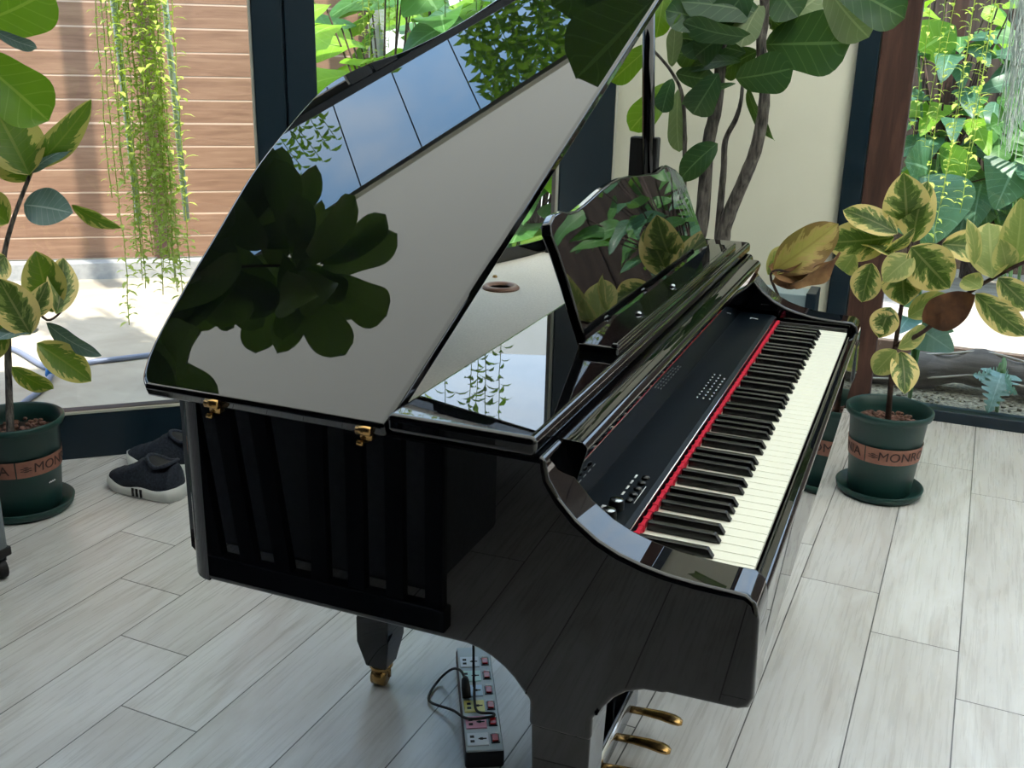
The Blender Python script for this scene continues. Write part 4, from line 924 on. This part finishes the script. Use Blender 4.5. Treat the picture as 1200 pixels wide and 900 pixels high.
# ------------------------------------------------------------------ outside, right: gravel bed, log, deck, timber back wall, plants
b = MB(); b.box(-.6, 4, 2.985, 3.62, -.1, .0); struct(b.build('gravel_bed', M['gravel'], smooth=False))
DK = thing('garden_deck', (1.5, 4.4, 0), 'grey weathered wooden deck beyond the right window', 'deck')
b = MB()
for k in range(15): b.box(-.4, 4.5, 3.62+k*.105, 3.62+k*.105+.099, .09, .12)
b.build('deck_boards', M['deck'], DK, smooth=False, bevel=.003, seg=1)
b = MB(); b.box(-.4, 4.5, 3.60, 3.622, -.05, .113); b.build('deck_fascia', M['deck_dark'], DK, smooth=False)
LG = thing('driftwood_log', (.5, 3.35, 0), 'long weathered log lying in the gravel outside the right window', 'log')
lp_ = [V((-.3, 3.30, .03)), V((.05, 3.33, .05)), V((.25, 3.36, .075)), V((.42, 3.38, .10)), V((.6, 3.36, .08)), V((.85, 3.33, .06)), V((1.3, 3.3, .05))]
b = MB(); pp = catmull(lp_, 6); b.tube(pp, [.07+.012*math.sin(i*.8) for i in range(len(pp))], 14); b.build('log_body', M['log'], LG)
b = MB(); b.tube([p+V((0, -.012, .072)) for p in pp], .006, 6); b.tube([p+V((0, -.074, -.012)) for p in pp], .005, 6); b.build('pale_ridge', M['log_edge'], LG)
rnd = random.Random(8); b = MB()
for k in range(260):
    b.blob((rnd.uniform(.1, 1.3), rnd.uniform(3.0, 3.27), rnd.uniform(0, .008)), rnd.uniform(.004, .011), 1, .8, .6, 5, 4)
tag(b.build('gravel_stones', M['gravel']), 'loose pale gravel between the right window and the log', 'gravel', kind='stuff')
BW = thing('timber_wall', (1, 6.1, 0), 'dark weathered timber wall behind the garden plants on the right', 'wall')
b = MB()
for k in range(22): b.box(-.9+k*.22, -.9+k*.22+.2195, 6.1+.012*(k % 2), 6.16, 0, 3.2)
b.build('upright_boards', M['darkwood'], BW, smooth=False, bevel=.004, seg=1)
b = MB(); b.box(.08, .17, 5.3, 5.4, .12, 3.0); tag(b.build('garden_post', M['timber'], smooth=False, bevel=.004), 'brown timber post beside the right garden plants', 'post')
# right-hand plants
def gy(u, v, y, z=.0): p = atY(u, v, y); return V((p.x, p.y, z))
def bigleafplant(name, label, root, leaves_, mat, prof, group=None, cat='plant', nt=30):
    T = thing(name, root, label, cat, group); R0 = V(root)
    for k, (p0, p1, wd, y, rl, mt) in enumerate(leaves_):
        d0 = (atY(p0[0], p0[1], y)-CAM).length
        lf = pxleaf(T, p0, p1, wd, d0, M[mt or mat], prof, d0-.12, rl, nt=nt)
        P = atd(p0[0], p0[1], d0); b = MB(); b.tube(catmull([R0, R0.lerp(P, .5)+V((0, .05, .12)), P], 5), .007, 6); b.build('stalk', M['out_green'], T)
    return T
bigleafplant('elephant_ear_plant', 'elephant ear with broad ribbed blue-green leaves right of the timber column', gy(1085, 300, 4.6, .12), [((1084, 205), (1098, 285), 95, 4.5, 10, None), ((1090, 200), (1060, 190), 60, 4.6, 30, None), ((1100, 180), (1150, 195), 50, 4.6, 40, 'out_green'), ((1076, 60), (1120, 30), 55, 4.8, 10, 'out_green')], 'out_dark', oval)
bigleafplant('elephant_ear_plant', 'heart-leaved elephant ear at the right edge of the garden window', gy(1190, 300, 4.7, .12), [((1190, 192), (1166, 246), 66, 4.6, 0, None), ((1150, 215), (1140, 270), 50, 4.8, 10, None), ((1195, 240), (1180, 290), 60, 4.9, 0, None), ((1130, 250), (1120, 300), 55, 5.0, 0, None), ((1200, 185), (1215, 230), 60, 4.7, 0, None)], 'out_dark', heart)
bigleafplant('tree_philodendron', 'philodendron with deeply lobed bright leaves at the right edge', gy(1200, 300, 5.0, .12), [((1204, 132), (1156, 150), 40, 4.5, 0, None), ((1206, 140), (1176, 176), 48, 4.5, 0, None), ((1205, 112), (1168, 118), 40, 4.5, 0, None), ((1210, 150), (1205, 200), 44, 4.5, 0, None)], 'out_green', lobes, nt=44)
leafy('pothos_plant', 'bright yellow-green climbing plant beside the timber column', 'plant', gy(1085, 300, 5.0, .12), 46, 1.55, .34, .24, .6, ['out_bright', 'out_green', 'out_dark'], heart, 31)
leafy('fern_plant', 'dark green bushy plant low before the timber wall', 'plant', gy(1140, 300, 5.2, .12), 60, 1.0, .6, .26, .5, ['out_dark', 'out_green'], pointed, 33)
leafy('fern_plant', 'dense greenery near the right end of the timber wall', 'plant', gy(1275, 300, 5.1, .12), 50, 1.3, .5, .3, .55, ['out_dark', 'out_green'], heart, 35)
for i, (u0, lab, ends) in enumerate(((1063, 'leftmost hanging string of leaves in the right garden window', (160, 60)), (1082, 'pair of hanging leaf strings left of centre in the garden window', (230, 170)), (1100, 'hanging string of leaves down the middle of the garden window', (285, 240)), (1128, 'leaf strings hanging just left of the grey moss', (250, 200, 150)))):
    sp_ = []
    for k, e in enumerate(ends):
        P = atY(u0+6*k, e, 4.0+.1*k); sp_.append((V((P.x, P.y, 2.6)), 2.6-P.z))
    vine_clump(lab, sp_, 'leaf strings in the right garden window', 'vine', sp=.024, ls=.05)
T = None; b = MB(); rnd = random.Random(5)
for k in range(150):
    P = atY(rnd.uniform(1172, 1215), rnd.uniform(60, 190), 4.2+rnd.uniform(-.1, .1)); top = V((P.x+rnd.uniform(-.03, .03), P.y, 2.5)); n_ = 9; pts = []
    for i in range(n_+1):
        q = top.lerp(P, i/n_); pts.append(q+V((rnd.uniform(-.018, .018), rnd.uniform(-.018, .018), 0)))
    b.tube(pts, .0016, 3, caps=False)
tag(b.build('spanish_moss', M['moss']), 'tangle of grey hanging moss at the top right corner', 'moss', kind='stuff')
# small teal leaves near the glass
bigleafplant('monstera_plant', 'teal-leaved plant close behind the glass, by the dried brown leaf', gy(1070, 440, 3.12, 0), [((1078, 385), (1118, 412), 52, 3.1, 0, None), ((1066, 372), (1052, 392), 42, 3.1, 20, None), ((1086, 372), (1118, 388), 30, 3.15, 30, None), ((1070, 362), (1076, 346), 34, 3.15, 0, None)], 'teal', heart)
bigleafplant('monstera_plant', 'small split-leaf monstera growing in the gravel', gy(1172, 460, 3.10, 0), [((1174, 437), (1158, 484), 44, 3.1, 0, None), ((1168, 446), (1140, 440), 30, 3.12, 20, None), ((1176, 442), (1192, 462), 26, 3.1, 30, None)], 'teal', cut)

# overhead cables seen mirrored in the lid
for k, (o_, z_) in enumerate(((2.2, 5.2), (2.45, 5.3), (3.4, 5.6))):
    b = MB(); b.tube([wl(.2+.5*k, z_, -.5)+nL*1.2, wl(.9+.5*k, z_+.6, 9)], .006, 6)
    tag(b.build('overhead_cable', M['rubber']), 'thin dark overhead cable mirrored against the sky in the lid', 'cable', 'overhead cables')

# slatted rack standing back by the photographer, mirrored in the piano's flank
T = thing('slatted_rack', (-1.2, -1.0, 0), 'dark slatted rack mirrored in the near side of the piano', 'rack')
def rk(x, y, z): return V((x, y, z))
for k in range(8):
    x = -1.58+k*.105; b = MB(); ln = -.10 if k < 4 else 0
    b.add([rk(x+dx+(ln if z > .4 else 0), y, z) for z in (.05, .80) for y in (-1.0, -.975) for dx in (0, .045)], [(0, 2, 3, 1), (4, 5, 7, 6), (0, 1, 5, 4), (2, 6, 7, 3), (0, 4, 6, 2), (1, 3, 7, 5)])
    b.build('slat', M['darkfurn'], T, smooth=False)
b = MB(); b.box(-1.62, -.79, -1.005, -.965, .0, .06); b.build('bottom_rail', M['darkfurn'], T, bevel=.004)
b = MB(); b.box(-1.72, -.79, -1.005, -.965, .79, .85); b.build('top_rail', M['darkfurn'], T, bevel=.004)
b = MB(); b.box(-1.75, -.9, -1.55, -1.12, .0, .44); tag(b.build('storage_box', M['greycloth'], bevel=.02), 'grey cloth box behind the slatted rack', 'box')
